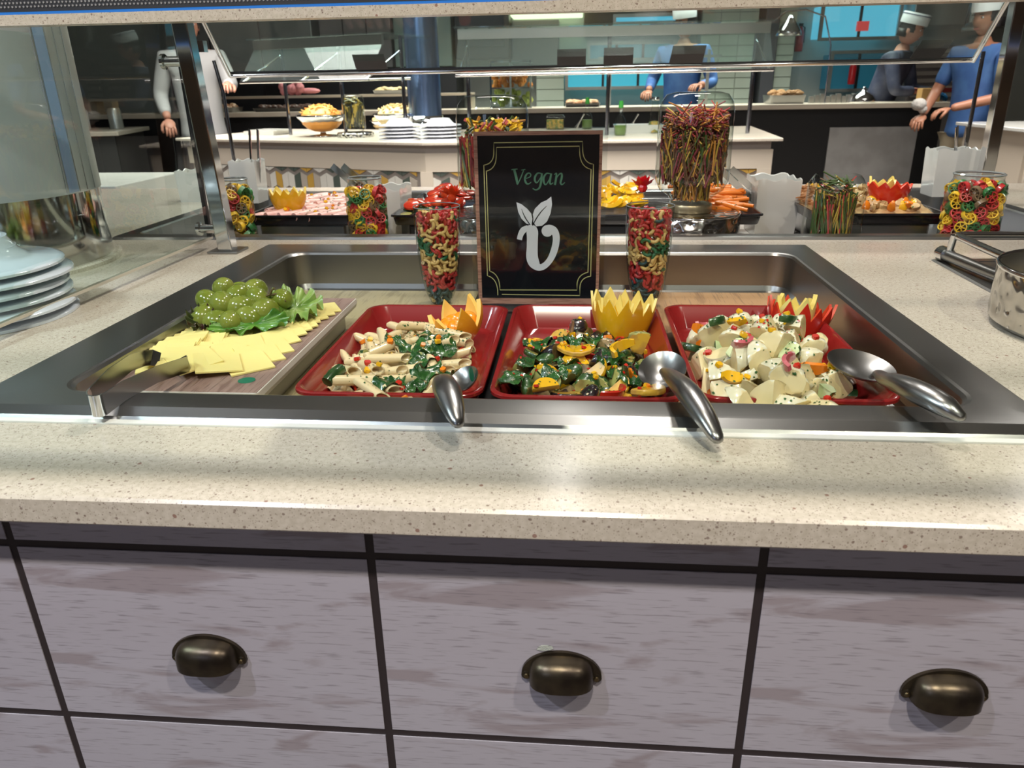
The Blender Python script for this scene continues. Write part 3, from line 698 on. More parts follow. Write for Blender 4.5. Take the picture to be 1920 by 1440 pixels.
for i, (x, y, L, w, a) in enumerate(((-.165, .84, .052, .036, .3), (-.185, .79, .055, .034, 2.6), (-.165, .765, .05, .032, .9), (-.150, .725, .045, .03, .2), (-.19, .70, .038, .034, 1.3), (-.215, .815, .03, .02, 2.0), (-.165, .70, .035, .024, 2.5), (-.15, .80, .04, .03, 1.2))):
    me, lc = leaf_drape(tr, x, y, L, w, a, SPIN, seed=i*2.1)
    o1.append(put('spinach_leaf', me, None, lc, None, 'glossy dark wilted spinach leaf in the pasta salad', 'spinach', 'spinach leaves in the pasta salad'))
o1.append(put('zucchini_stick', MB().tube([(-.012, 0, 0), (0, 0, .003), (.014, .002, .001)], [.0062, .0068, .0066], 10).mesh('stick', ZSKIN, 50), None, (-.2505, .702, .886), (.1, -.15, 1.2), 'stout dark green zucchini stick at the left edge of the pasta salad', 'vegetable'))
tr = bvh_of(o1)
def scatter(reg, n, items, objs, tree, minz=.856):
    for _ in range(n):
        x, y = reg(); h = hz(tree, x, y)
        if h is None or h < minz: continue
        nm, me, lb, ct, gr = random.choice(items)
        objs.append(put(nm, me, None, (x, y, h+.0014), (R(-.5, .5), R(-.5, .5), R(0, 6)), lb, ct, gr, None, (R(.8, 1.15),)*3))
scatter(rg, 26, [('pepper_dice', DR, 'small red pepper dice on the pasta salad', 'pepper', 'red pepper dice on the pasta salad'), ('pepper_dice', DYl, 'small yellow or orange pepper dice in the pasta salad', 'pepper', 'pepper dice in the pasta salad'), ('pepper_dice', DO, 'small yellow or orange pepper dice in the pasta salad', 'pepper', 'pepper dice in the pasta salad')], o1, tr)
flecks('chopped_parsley', tr, rg, 700, HERB, .0006, .0017, 'chopped green parsley sprinkled over the pasta salad', 'herbs', .86)
flecks('chopped_parsley', tr, region(-.17, .86, .05, .05, 2), 260, HERB, .001, .0026, 'denser chopped parsley at the rear of the pasta salad', 'herbs', .86)

# --- dish 2: grilled vegetables
CX, CY = .010, .79
h2 = Heap(FB, dome(CX, CY, .094, .195, FB, .052)); o2 = []
rg = region(CX, CY, .079, .160, 2.8)
zs = [chunk(i+20, .0125, (1.3, 1.1, .7), 3 if i < 2 else 1, [ZFLESH, ZSKIN], 1) for i in range(5)]
fill(h2, [K('zucchini_piece', zs + [halfmoon(.016, .006, [ZFLESH, ZSKIN])], pt(.0105), 44, 'grilled zucchini piece with dark green skin in the middle dish', 'vegetable', 'zucchini in the grilled vegetables', .8),
          K('eggplant_piece', [chunk(i+40, .0135, (1.3, 1, .7), 3 if i < 2 else 1, [EGGF, EGGP], 1) for i in range(4)], pt(.011), 40, 'charred eggplant piece with near-black skin in the middle dish', 'vegetable', 'eggplant in the grilled vegetables', .8),
          K('squash_slice', [halfmoon(.0165, .006, [YSQ, YPEP]), chunk(61, .013, (1.4, 1, .6), 2, [YSQ, YPEP], 1)], pt(.009), 20, 'glossy yellow squash slice in the middle dish', 'vegetable', 'squash in the grilled vegetables', .7),
          K('pepper_strip', [strip_piece(.03, .011, .0032, 1.4, YPEP), strip_piece(.026, .010, .003, 2.2, YPEP)], bar(.02, .0045), 18, 'curved yellow pepper strip in the middle dish', 'pepper', 'yellow pepper strips in the grilled vegetables', .7),
          K('pepper_strip', [strip_piece(.024, .012, .003, 1.3, RPEP), strip_piece(.03, .009, .003, 2, OPEP)], bar(.018, .0045), 14, 'curved red or orange pepper strip in the middle dish', 'pepper', 'red pepper strips in the grilled vegetables', .7),
          K('onion_piece', [strip_piece(.016, .010, .002, 1.8, ONION)], pt(.005), 8, 'purple onion petal in the middle dish', 'onion', 'onion in the grilled vegetables', .7)], rg, 175, o2)
tr = bvh_of(o2)
for i, (x, y, L, w, a) in enumerate(((-.055, .745, .05, .03, .2), (-.05, .80, .045, .028, 1.2), (-.02, .72, .04, .02, .8), (.04, .79, .04, .022, .3), (.0, .83, .04, .026, 2.4), (.06, .73, .035, .022, 1.2), (.03, .745, .03, .018, 2.2), (-.045, .85, .04, .028, .5), (-.065, .71, .035, .025, .9), (.02, .87, .035, .024, 1.9), (.08, .80, .03, .02, .6), (-.01, .765, .035, .02, 2.9))):
    me, lc = leaf_drape(tr, x, y, L, w, a, SPIN, seed=i*1.7)
    o2.append(put('spinach_leaf', me, None, lc, None, 'dark wilted spinach leaf among the grilled vegetables', 'spinach', 'spinach in the grilled vegetables'))
# big pieces lying on top
tops = [('zucchini_piece', halfmoon(.02, .007, [YSQ, EGGP], True), (-.005, .70), 'large oval golden squash slice with dark rim at the front of the middle dish'), ('pepper_strip', strip_piece(.045, .013, .0035, 2.4, RPEP), (.045, .69), 'long curled red pepper strip at the front of the middle dish'),
        ('squash_slice', halfmoon(.022, .006, [YPEP, YSQ]), (.075, .685), 'bright yellow squash half-slice at the front right of the middle dish'), ('squash_slice', halfmoon(.023, .005, [YPEP, YSQ], True, .2), (.0, .80), 'long yellow squash slice in the centre of the middle dish'),
        ('pepper_strip', strip_piece(.05, .012, .004, 2.6, YPEP), (.045, .80), 'large hooked yellow pepper strip right of centre in the middle dish'), ('eggplant_piece', chunk(77, .015, (1.1, 1, 1), 3, [EGGP, EGGP]), (.055, .86), 'black cube of eggplant skin standing before the yellow pepper crown'),
        ('squash_slice', chunk(78, .017, (1.3, 1, .8), 3, [YSQ, ZFLESH], 1), (.075, .83), 'thick golden squash block right of the yellow pepper crown'), ('squash_slice', halfmoon(.014, .006, [YPEP, YSQ]), (-.03, .69), 'small yellow squash half-slice at the front left of the middle dish'),
        ('pepper_piece', chunk(80, .011, (1.3, 1, .45), 4, [YPEP, YPEP]), (-.03, .735), 'squarish yellow pepper piece left of centre in the middle dish')]
for nm, me, (x, y), lb in tops:
    h = hz(tr, x, y, default=.88); o2.append(put(nm, me, None, (x, y, h+.004), (R(.1, .5), R(-.2, .2), R(0, 6)), lb, 'vegetable'))
tr = bvh_of(o2)
scatter(rg, 64, [('pepper_dice', DR2, 'tiny red pepper dice on the grilled vegetables', 'pepper', 'red dice on the grilled vegetables')]*2 + [('pepper_dice', DO2, 'tiny orange pepper dice on the grilled vegetables', 'pepper', 'orange dice on the grilled vegetables'), ('pepper_dice', DY2, 'tiny yellow pepper dice on the grilled vegetables', 'pepper', 'yellow dice on the grilled vegetables')], o2, tr)
flecks('chopped_parsley', tr, rg, 900, HERB, .0007, .002, 'chopped parsley over the grilled vegetables', 'herbs', .86)
flecks('chopped_pepper', tr, rg, 120, RPEP, .0015, .0032, 'tiny red pepper bits over the grilled vegetables', 'pepper', .86)
flecks('chopped_nuts', tr, rg, 160, ALM, .0012, .003, 'chopped pale nuts over the grilled vegetables', 'nuts', .86)

# --- dish 3: potato salad
CX, CY = .206, .79
CX = .211; h3 = Heap(FB, dome(CX, CY, .090, .190, FB, .056)); o3 = []
rg = region(CX, CY, .074, .157, 2.6)
ps = [chunk(i+100, .0185, (1.25, 1.1, .8), 3, [POT, CREAMY], 1) for i in range(6)] + [halfmoon(.0195, .011, [POT, CREAMY])]
fill(h3, [K('potato_piece', ps, pt(.0135), 95, 'creamy boiled potato piece in the rightmost red dish', 'potato', 'potato pieces in the potato salad', .7),
          K('cucumber_piece', [halfmoon(.015, .008, [CUC, ZSKIN]), chunk(150, .013, (1.2, 1, .8), 3, [CUC, ZSKIN], 1)], pt(.0095), 24, 'pale cucumber half-slice with dark skin in the potato salad', 'cucumber', 'cucumber in the potato salad', .8),
          K('pepper_piece', [chunk(140, .010, (1.3, 1, .5), 3, [YPEP, YPEP]), strip_piece(.02, .010, .004, 1, OPEP)], pt(.007), 20, 'yellow pepper piece in the potato salad', 'pepper', 'yellow pepper in the potato salad', .8),
          K('radish_slice', [strip_piece(.022, .008, .003, 2.4, pm('pink_radish', (.50, .10, .12), .25, coat=.5, var=(70, (.7, .5, .45), (1, 1, 1), .5, .62)))], pt(.006), 10, 'curled pink and white radish strip in the potato salad', 'radish', 'radish in the potato salad', .8)], rg, 150, o3)
tr = bvh_of(o3)
PINK = MATS['pink_radish']
tops3 = [('cucumber_piece', halfmoon(.017, .009, [CUC, ZSKIN]), 'cucumber'), ('cucumber_piece', chunk(151, .0145, (1.3, 1, .8), 3, [CUC, ZSKIN], 1), 'cucumber'), ('pepper_piece', strip_piece(.022, .012, .005, 1, YPEP), 'pepper'), ('radish_slice', strip_piece(.028, .011, .004, 2.2, PINK), 'radish'), ('pepper_piece', strip_piece(.026, .012, .005, 1.4, OPEP), 'pepper')]
lab3 = {0: 'pale cucumber half-slice', 1: 'thick cucumber piece with dark skin', 2: 'bright yellow pepper piece', 3: 'curled pink radish strip', 4: 'orange pepper piece'}
for n_, (x, y, k, wh) in enumerate(((.160, .83, 0, 'at the left'), (.225, .76, 1, 'right of the centre'), (.175, .775, 1, 'left of the centre'), (.205, .89, 0, 'near the back'), (.19, .80, 2, 'in the centre'), (.15, .87, 4, 'at the back left'), (.245, .74, 4, 'at the front right'), (.16, .72, 2, 'at the front left'), (.215, .725, 4, 'near the front'), (.175, .745, 3, 'left of the front'), (.158, .905, 3, 'at the rear left edge'), (.20, .685, 3, 'at the front edge'), (.245, .85, 0, 'at the right'), (.15, .69, 0, 'at the front left corner'), (.25, .80, 2, 'at the right edge'), (.19, .86, 2, 'behind the centre'))):
    nm, me, ct = tops3[k]; h = hz(tr, x, y, default=.885)
    o3.append(put(nm, me, None, (x, y, h+.0035), (R(.2, .9) if k > 1 else R(-.3, .5), R(-.3, .3), R(0, 6)), '%s on the potato salad, %s' % (lab3[k], wh), ct))
tr = bvh_of(o3)
scatter(rg, 56, [('pepper_dice', DR, 'small red pepper dice on the potato salad', 'pepper', 'red dice on the potato salad'), ('pepper_dice', DYl, 'small yellow pepper dice on the potato salad', 'pepper', 'yellow dice on the potato salad')], o3, tr)
flecks('chopped_parsley', tr, rg, 620, HERB, .0008, .0024, 'chopped parsley over the potato salad', 'herbs', .86)
flecks('chopped_parsley', tr, region(.225, .86, .035, .04, 2), 160, HERB, .001, .0026, 'denser parsley at the rear of the potato salad', 'herbs', .86)
flecks('chopped_pepper', tr, region(.225, .82, .04, .04, 2), 70, RPEP, .0015, .003, 'tiny red pepper bits scattered on the centre of the potato salad', 'pepper', .86)

# ---- carved fruit crowns
def crown(r, h, teeth, prof, flare, thick, mo, mi, hr=.5, lob=0, lobn=2, arc=2*pi, seed=0):
    """vase of pointed petals; r(t) follows prof, teeth reach from hr*h to h"""
    per = 8; n = teeth*per; b = MB(); NT = 7; rnd = random.Random(seed); jit = [rnd.uniform(.88, 1.06) for _ in range(teeth)]
    def surf(off):
        rows = []
        for k in range(NT+1):
            t = k/NT; row = []
            for j in range(n):
                a = arc*j/n; ph = (j % per)/per; tri = 1-abs(2*ph-1); H = h*(hr+(1-hr)*tri)*jit[j//per]
                z = H*t; tt = z/h
                rr_ = (r-off)*prof(tt)*(1+lob*cos(lobn*a)) + flare*tt*tt
                row.append((rr_*cos(a), rr_*sin(a), z))
            rows.append(row)
        return rows
    o_, i_ = surf(0), surf(thick); i_[0] = [(x, y, .002) for x, y, z in i_[0]]
    b.rings(o_, True, True, False, 0)
    b.rings([o_[-1], i_[-1]], True, False, False, 1)
    b.rings(i_[::-1], True, False, True, 1)
    return b.mesh('rind', [mo, mi], 55)
ORG = pm('orange_rind', (.80, .32, .012), .35, coat=.25, bump=(300, .35, (1, 1, 1), .001))
PITH = pm('orange_pith', (.85, .55, .12), .5); PULP = pm('orange_pulp', (.85, .27, .01), .25, coat=.5, bump=(160, .6, (1, 1, 1), .001))
YFL = pm('yellow_pepper_flesh', (.80, .62, .16), .35); RFL = pm('red_pepper_flesh', (.62, .05, .015), .3)
PALE = pm('pale_yellow_pepper', (.72, .66, .22), .25, coat=.4)
sph = lambda t: sqrt(max(.04, 1-(1-1.05*t)**2)) if t < .95 else 1
t = thing('carved_orange', (-.144, .905, .8560), 'orange carved into a flower of pointed petals at the rear of the pasta salad', 'garnish', None, (-.10, -.22, .5))
put('rind', crown(.036, .052, 6, lambda t: sqrt(max(.05, 1-(1-1.1*t)**2)), .001, .0055, ORG, PITH, .40, seed=2), t)
pb = MB()
for k in range(8):
    a = 2*pi*k/8+.2; pb.ball((.015*cos(a), .015*sin(a), .023), .0135, 10, 7, sc=(1, 1, 1.1))
pb.ball((0, 0, .02), .012, 10, 7)
put('pulp', pb.mesh('pulp', PULP, True), t, label='bright orange juicy pulp')
bell = lambda t: .80+.28*sin(min(1, t*1.15)*pi*.55)
t = thing('carved_pepper', (.058, .945, .8530), 'yellow bell pepper carved into a tall zigzag crown at the rear of the middle dish', 'garnish', None, (-.05, .04, .2))
put('wall', crown(.037, .056, 13, bell, .003, .003, YPEP, YFL, .68, .10, 3, seed=5), t)
put('inner_crown', crown(.018, .050, 8, bell, .003, .003, YPEP, YFL, .55, seed=8), t, (-.004, .006, 0))
t = thing('carved_pepper', (.283, .945, .8560), 'red bell pepper carved into a flower round a pale yellow centre, in the potato salad', 'garnish', None, (-.16, .12, 0))
put('wall', crown(.036, .048, 13, bell, .004, .003, RPEP, RFL, .58, .05, 3, seed=9), t)
put('inner_crown', crown(.0245, .054, 7, bell, -.002, .005, PALE, YFL, .66, seed=4), t, (-.005, .004, .001), label='pale yellow pepper centre')

# ---- serving spoons
def spoon(name, loc, bowl_c, a, b_, dpt, rotz, tiltx, tilty, path, rad, label, extra=None):
    t = thing(name, loc, label, 'spoon'); bb = MB(); L = Vector(loc)
    T = Matrix.Translation(Vector(bowl_c)-L) @ Matrix.Rotation(rotz, 4, 'Z') @ Matrix.Rotation(tilty, 4, 'Y') @ Matrix.Rotation(tiltx, 4, 'X')
    rs = []
    for k in range(9):
        q = k/8; rs.append([(a*q*cos(2*pi*j/32), b_*q*sin(2*pi*j/32), -dpt*(1-q*q)) for j in range(32)])
    rs2 = [[(x*1.0, y*1.0, z-.0012) for x, y, z in r] for r in rs]
    rs[0] = [(x+.0001*cos(2*pi*j/32), y+.0001*sin(2*pi*j/32), z) for j, (x, y, z) in enumerate(rs[0])]; rs2[0] = [(x+.0001*cos(2*pi*j/32), y+.0001*sin(2*pi*j/32), z) for j, (x, y, z) in enumerate(rs2[0])]
    bb.rings(rs2 + rs[::-1], True, True, True, T=T)
    put('bowl', bb.mesh('bowl', SPOON, 50), t)
    hb = MB()
    from mathutils.geometry import interpolate_bezier
    P = [Vector(p)-L for p in path]; fine, rr_ = [], []
    for i in range(len(P)-1):
        p0, p1, p2, p3 = P[max(0, i-1)], P[i], P[i+1], P[min(len(P)-1, i+2)]
        for k in range(5):
            u = k/5; fine.append(.5*((2*p1)+(-p0+p2)*u+(2*p0-5*p1+4*p2-p3)*u*u+(-p0+3*p1-3*p2+p3)*u**3))
            qa, q0, q1, qb_ = rad[max(0, i-1)], rad[i], rad[i+1], rad[min(len(rad)-1, i+2)]; rr_.append(.5*((2*q0)+(-qa+q1)*u+(2*qa-5*q0+4*q1-qb_)*u*u+(-qa+3*q0-3*q1+qb_)*u**3))
    e_ = (P[-1]-P[-2]).normalized(); fine += [P[-1], P[-1]+e_*rad[-1]*.7, P[-1]+e_*rad[-1]]; rr_ += [rad[-1], rad[-1]*.7, rad[-1]*.2]
    hb.tube(fine, rr_, 16, sq=.78); put('handle', hb.mesh('handle', SPOON, True), t)
    if extra: extra(t, T)
    return t
def dot(t, T):
    put('dot_sticker', MB().lathe([(.0085, 0), (.0085, .0005)], 20, T=Matrix.Translation((.012, .034, -.004)) @ Matrix.Rotation(radians(75), 4, 'Y') @ Matrix.Diagonal((.8, 1.2, 1, 1))).mesh('dot', pm('green_sticker', (.012, .16, .09), .5)), t, label='green sticker on the bowl')
spoon('serving_spoon', (-.116, .655, .900), (-.113, .692, .8905), .017, .021, .009, .2, .15, -.5, [(-.1175, .668, .893), (-.118, .655, .900), (-.118, .640, .908), (-.115, .60, .9225), (-.106, .568, .9265), (-.098, .545, .9225), (-.0925, .530, .9175)], [.003, .0042, .0065, .0105, .0118, .0095, .006], 'polished steel serving spoon in the pasta salad, handle over the well edge', dot)
spoon('serving_spoon', (.085, .69, .899), (.089, .722, .8925), .0245, .031, .012, -.15, .3, -.15, [(.0905, .702, .890), (.0875, .695, .897), (.0865, .682, .9045), (.0875, .65, .914), (.090, .61, .9225), (.094, .572, .9275), (.1015, .540, .9225), (.1075, .519, .9150)], [.003, .0036, .0052, .0078, .0103, .0115, .010, .0065], 'polished steel serving spoon in the grilled vegetables, handle over the well edge')
spoon('serving_spoon', (.287, .69, .899), (.291, .736, .8955), .033, .036, .011, .1, .12, .1, [(.290, .704, .894), (.288, .692, .901), (.285, .678, .9075), (.280, .65, .913), (.278, .62, .921), (.281, .588, .926), (.2905, .565, .925), (.297, .555, .9215)], [.003, .0036, .005, .0078, .0105, .0120, .0112, .0075], 'large polished steel serving spoon in the potato salad, handle towards the right corner')

# ---- the sign
SY = 1.10
t = thing('table_sign', (0, SY, FZ), 'black Vegan sign with gold double border in a clear acrylic holder', 'sign')
SX0, SX1, SZ0, SZ1 = -.1495, .0335, .8535-FZ, 1.1050-FZ
put('holder', MB().box(-.157, .0405, -.003, -.0012, .003, 1.109-FZ).box(-.157, .0405, .0012, .003, .003, 1.109-FZ).box(-.157, .0405, -.03, .035, 0, .003).mesh('holder', ACRY), t)
put('card', MB().box(SX0, SX1, -.0006, .0006, SZ0, SZ1).mesh('card', pm('card_border', (.48, .25, .18), .5, var=(30, (.30, .14, .10), (1, 1, 14), .45, .6))), t)
KX0, KX1, KZ0, KZ1 = SX0+.0055, SX1-.0045, SZ0+.0095, SZ1-.0055
put('black_panel', MB().box(KX0, KX1, -.0009, -.0005, KZ0, KZ1).mesh('panel', pm('sign_black', (.010, .011, .014), .12, coat=.6)), t)
def sp(X, Y):
    v = (Y-(130-25*(X-178)/964))/1272; u = (X-178-42*v)/(964-51*v); return (KX0+u*(KX1-KX0), KZ1-v*(KZ1-KZ0))
def smooth(pts, n=6):
    out = []
    for i in range(len(pts)-1):
        p0, p1, p2, p3 = pts[max(0, i-1)], pts[i], pts[i+1], pts[min(len(pts)-1, i+2)]
        for k in range(n):
            u = k/n; out.append(tuple(.5*((2*b_)+(-a_+c_)*u+(2*a_-5*b_+4*c_-d_)*u*u+(-a_+3*b_-3*c_+d_)*u**3) for a_, b_, c_, d_ in zip(p0, p1, p2, p3)))
    out.append(pts[-1]); return out
def stroke(b, pts, y, sm=True, n=6, w=None):
    y = y-len(b.f)*2e-7
    P = [(p[0], p[1], p[2] if len(p) > 2 else w) for p in pts]
    if sm: P = smooth(P, n)
    L, Rr = [], []
    for i, p in enumerate(P):
        q0, q1 = P[max(0, i-1)], P[min(len(P)-1, i+1)]; dx, dy = q1[0]-q0[0], q1[1]-q0[1]; l = math.hypot(dx, dy) or 1
        nx, ny = -dy/l*p[2]/2, dx/l*p[2]/2; L.append(sp(p[0]+nx, p[1]+ny)); Rr.append(sp(p[0]-nx, p[1]-ny))
    vs = [(x, y, z) for x, z in L]+[(x, y, z) for x, z in Rr]; n_ = len(P)
    b.add(vs, [(i, i+1, n_+i+1, n_+i) for i in range(n_-1)])
def qb(p0, c, p1, n=8): return [((1-u)**2*p0[0]+2*(1-u)*u*c[0]+u*u*p1[0], (1-u)**2*p0[1]+2*(1-u)*u*c[1]+u*u*p1[1]) for u in [k/n for k in range(n+1)]]
gb = MB()
for pts in ([(347, 1375), (345, 1325)]+qb((340, 1300), (322, 1228), (262, 1215))+[(232, 345)]+qb((240, 343), (310, 330), (312, 250))+[(312, 178), (1010, 158)]+qb((1012, 225), (1020, 315), (1098, 322))+[(1092, 1195)]+qb((1085, 1195), (1010, 1210), (1008, 1290))+[(1008, 1357), (380, 1367)],
            [(500, 1326), (365, 1330)]+qb((362, 1290), (350, 1195), (280, 1175))+[(252, 388)]+qb((255, 388), (325, 370), (330, 290))+[(333, 212), (987, 192)]+qb((988, 235), (995, 345), (1080, 360))+[(1070, 1163)]+qb((1065, 1163), (990, 1185), (985, 1260))+[(985, 1312), (500, 1326)]):
    stroke(gb, pts, -.00105, sm=False, w=7)
put('gold_border', gb.mesh('gold_border', pm('gold_print', (.50, .46, .20), .5)), t)
lt = MB()
for pts in ([(474, 372, 18), (490, 430, 20), (502, 484, 15)], [(501, 485, 8), (528, 430, 9), (549, 376, 8)], [(452, 374, 8), (500, 368, 8)], [(530, 376, 7), (563, 370, 7)],
            [(558, 442, 6), (598, 426, 7), (606, 408, 9), (592, 397, 9), (572, 408, 13), (560, 440, 17), (570, 472, 15), (590, 478, 10), (610, 464, 6)],
            [(694, 400, 7), (662, 396, 10), (640, 424, 16), (640, 455, 15), (658, 466, 9), (690, 420, 7)], [(694, 397, 15), (688, 460, 17), (676, 505, 14), (648, 522, 10), (622, 512, 8)],
            [(764, 400, 7), (732, 397, 10), (709, 428, 16), (712, 468, 14), (730, 478, 9), (764, 424, 7)], [(768, 396, 14), (758, 455, 16), (764, 476, 11), (784, 466, 6)],
            [(792, 405, 6), (808, 396, 12), (806, 435, 16), (798, 482, 16)], [(804, 438, 6), (830, 402, 9), (850, 398, 14), (850, 430, 16), (842, 464, 14), (854, 478, 10), (876, 462, 6)]):
    stroke(lt, pts, -.00108)
put('lettering', lt.mesh('lettering', pm('sign_green', (.060, .16, .10), .5)), t)
em = MB()
for pts in ([(519, 913, 42), (530, 870, 44), (552, 836, 50), (590, 815, 40)], [(600, 806, 40), (620, 840, 90), (623, 900, 88), (622, 980, 88), (622, 1050, 94), (640, 1100, 88), (676, 1132, 58), (720, 1120, 50), (765, 1070, 50), (796, 1000, 54), (812, 930, 54), (812, 875, 56), (794, 832, 56), (762, 812, 46), (742, 812, 40)]):
    stroke(em, pts, -.00108, n=8)
def blob(b, pts, y):
    P = smooth(pts+[pts[0]], 5)[:-1]; c = (sum(p[0] for p in P)/len(P), sum(p[1] for p in P)/len(P)); v = [sp(*c)]+[sp(*p) for p in P]
    b.add([(x, y, z) for x, z in v], [(0, i+1, (i+1) % len(P)+1) for i in range(len(P))])
blob(em, [(742+46*cos(a*pi/6), 838+46*sin(a*pi/6)) for a in range(12)], -.00110)
blob(em, [(575+0, 835), (590, 798), (625, 793), (655, 812), (664, 850), (620, 870)], -.00109)
for P in ([(493, 620), (535, 635), (580, 668), (612, 705), (622, 745), (616, 793), (575, 785), (535, 748), (508, 695)], [(770, 570), (777, 630), (766, 700), (738, 765), (700, 798), (652, 804), (628, 770), (622, 720), (640, 668), (690, 618), (735, 598)]):
    v = [sp(*p) for p in P]; c = (sum(a for a, _ in v)/len(v), sum(z for _, z in v)/len(v))
    em.add([(c[0], -.0011, c[1])]+[(x, -.0011, z) for x, z in v], [(0, i+1, (i+1) % len(v)+1) for i in range(len(v))])
put('emblem', em.mesh('emblem', pm('sign_white', (.72, .73, .78), .5)), t)
vn = MB()
for pts in ([(534, 670, 3), (560, 730, 8), (604, 794, 7)], [(735, 643, 3), (690, 690, 8), (652, 745, 9), (624, 800, 6)], [(622, 700, 3), (626, 750, 7), (620, 796, 5)]): stroke(vn, pts, -.00125)
put('emblem_veins', vn.mesh('veins', MATS['sign_black']), t)

# ---- tumblers of elbow macaroni
MC = {'red': pm('macaroni_red', (.42, .022, .022), .4, coat=.2), 'cream': pm('macaroni_cream', (.66, .44, .16), .4, coat=.2), 'green': pm('macaroni_green', (.015, .12, .05), .4, coat=.2), 'teal': pm('macaroni_teal', (.012, .05, .055), .4, coat=.2)}
def mac_mesh(m, L=.0115, r=.0027, n=8):
    P = [(.0068*sin(a), .0068*(1-cos(a))-.0022, 0) for a in [-1.15+2.3*k/6 for k in range(7)]]
    q0 = Vector(P[0])+(Vector(P[1])-Vector(P[0]))*.5; q1 = Vector(P[-1])+(Vector(P[-2])-Vector(P[-1]))*.5
    b = MB(); b.tube([tuple(q0), P[0]]+P+[P[-1], tuple(q1)], [r*.5, r*.55]+[r]*len(P)+[r*.55, r*.5], n); return b
mac_b = mac_mesh(None); macm = {k: mac_b.mesh('macaroni', m, 60) for k, m in MC.items()}
GP = [(.013, 0), (.0165, .004), (.022, .016), (.0275, .035), (.0315, .065), (.0345, .105), (.0355, .152)]
def gr(z):
    for (r0, z0), (r1, z1) in zip(GP, GP[1:]):
        if z <= z1: return r0+(r1-r0)*(z-z0)/(z1-z0)
    return GP[-1][0]
def tumbler(x, y, side, sgn):
    t = thing('glass_tumbler', (x, y, FZ), 'tall glass tumbler of coloured elbow macaroni %s of the Vegan sign' % side, 'glass', 'tumblers beside the sign')
    put('glass', MB().lathe(GP, 40, True, False).mesh('glass', JAR, 'all'), t)
    put('rim', MB().lathe([(.0352, .1508), (.0358, .1516), (.0352, .1524), (.0346, .1516)], 40, False, False).mesh('rim', pm('glass_rim', (.5, .55, .55), .08, .6)), t)
    put('base', MB().lathe([(.0125, 0), (.0150, .0035), (.0150, .0045)], 24).mesh('base', JAR, 'all'), t)
    st_ = {k: MB() for k in MC}; nmb = 0; z = .010
    while z < .141:
        R0 = gr(z)-.0062
        for sh in (0, 1):
            rr_ = R0-sh*.0075
            if rr_ < .002: continue
            n = max(1, int(2*pi*rr_/.0125)); a0 = R(0, 6)
            for k in range(n):
                a = a0+2*pi*k/n; f = z/.145 + .05*sin(a*sgn+1.2) + .02*sin(3*a)
                c = 'teal' if f < .21 else 'red' if f < .40 else 'cream' if f < .575 else 'green' if f < (.70 if cos(a)*sgn > .1 else .58) else ('cream' if random.random() < .26 else 'red')
                if random.random() < .06: c = random.choice(list(MC))
                rot = (pi/2+R(-.45, .45), R(-3.1, 3.1), a+pi/2+R(-.35, .35)); p = (x+rr_*cos(a), y+rr_*sin(a), FZ+z+R(-.002, .002))
                if sh == 0 and sin(a) < -.12 and nmb < 150:
                    nmb += 1
                    lay = 'bottom' if f < .3 else 'lower' if f < .5 else 'middle' if f < .66 else 'top'
                    put('macaroni', macm[c], None, p, rot, '%s elbow macaroni in the %s part of the tumbler %s of the sign' % (c, lay, side), 'pasta', 'macaroni in the %s tumbler' % side)
                else:
                    from mathutils import Euler
                    st_[c].add(mac_b.v, mac_b.f, 0, Matrix.Translation(p) @ Euler(rot).to_matrix().to_4x4())
        z += .0068
    allb = MB()
    for i, (k, b) in enumerate(st_.items()): allb.add(b.v, b.f, i)
    put('macaroni_filling', allb.mesh('filling', list(MC.values()), 60), label='inner and rear macaroni filling the tumbler %s of the sign' % side, cat='pasta', kind='stuff')
tumbler(-.2125, 1.1245, 'left', -1); tumbler(.1068, 1.1238, 'right', 1)

# ================================================================== LEFT: plates, white column
PX_, PY_ = -.768, .856
def plate(x, y, z, r, label, group, rx=0, ry=0, top=False, m=PLATE, dome_=.5):
    # turned upside down: foot up, rim down
    p = [(r, 0), (r*1.0, .003), (r*.985, .005), (r*.93, .0065), (r*.66, .0105), (r*.57, .020), (r*dome_, .034), (r*dome_, .036), (r*dome_-.005, .0362), (r*dome_-.007, .034), (.0001, .0335)]
    q = [(r*.55, .018), (r*.64, .008), (r*.92, .0035), (r*.99, .0)]
    b = MB(); b.lathe([(a, z_) for a, z_ in [(0.0001, .0315), (r*.5-.004, .0315)]+q+p], 56, False, False)
    return put('plate', b.mesh('plate', m, 40), None, (x, y, z), (rx, ry, 0), label, 'plate', group)
ords = ['lowest', 'second lowest', 'third', 'fourth', 'fifth', 'topmost']
for i in range(6):
    plate(PX_+.004*sin(i*2), PY_+.003*cos(i*3), .9003+i*.0128, .116, 'white porcelain plate turned upside down, %s of the near left stack' % ords[i], 'plates stacked upside down at the left')
t = thing('column', (-.985, 1.15, .9), 'thick white clad column with a mirror steel foot rising from the quartz', 'column')
CM = pm('column_cladding', (.66, .70, .74), .3, coat=.15)
put('plinth', MB().lathe([(.205, 0), (.205, .006), (.20, .008)], 64).mesh('plinth', Q), t)
put('foot', MB().lathe([(.192, .008), (.192, .118)], 72, False, False).mesh('foot', pm('mirror_steel', (.62, .61, .58), .07, 1), 'all'), t)
put('cladding', MB().lathe([(.190, .118), (.1935, .118), (.1935, 1.82), (.19, 1.82)], 72, False, False).mesh('cladding', CM, 'all'), t)
for a in (-.15, .0, .11, .25):
    put('joint', MB().cbox((.1937*cos(a), .1937*sin(a), .97), (.0012, .0012, 1.70)).mesh('joint', pm('joint_grey', (.25, .26, .28), .5)), t)
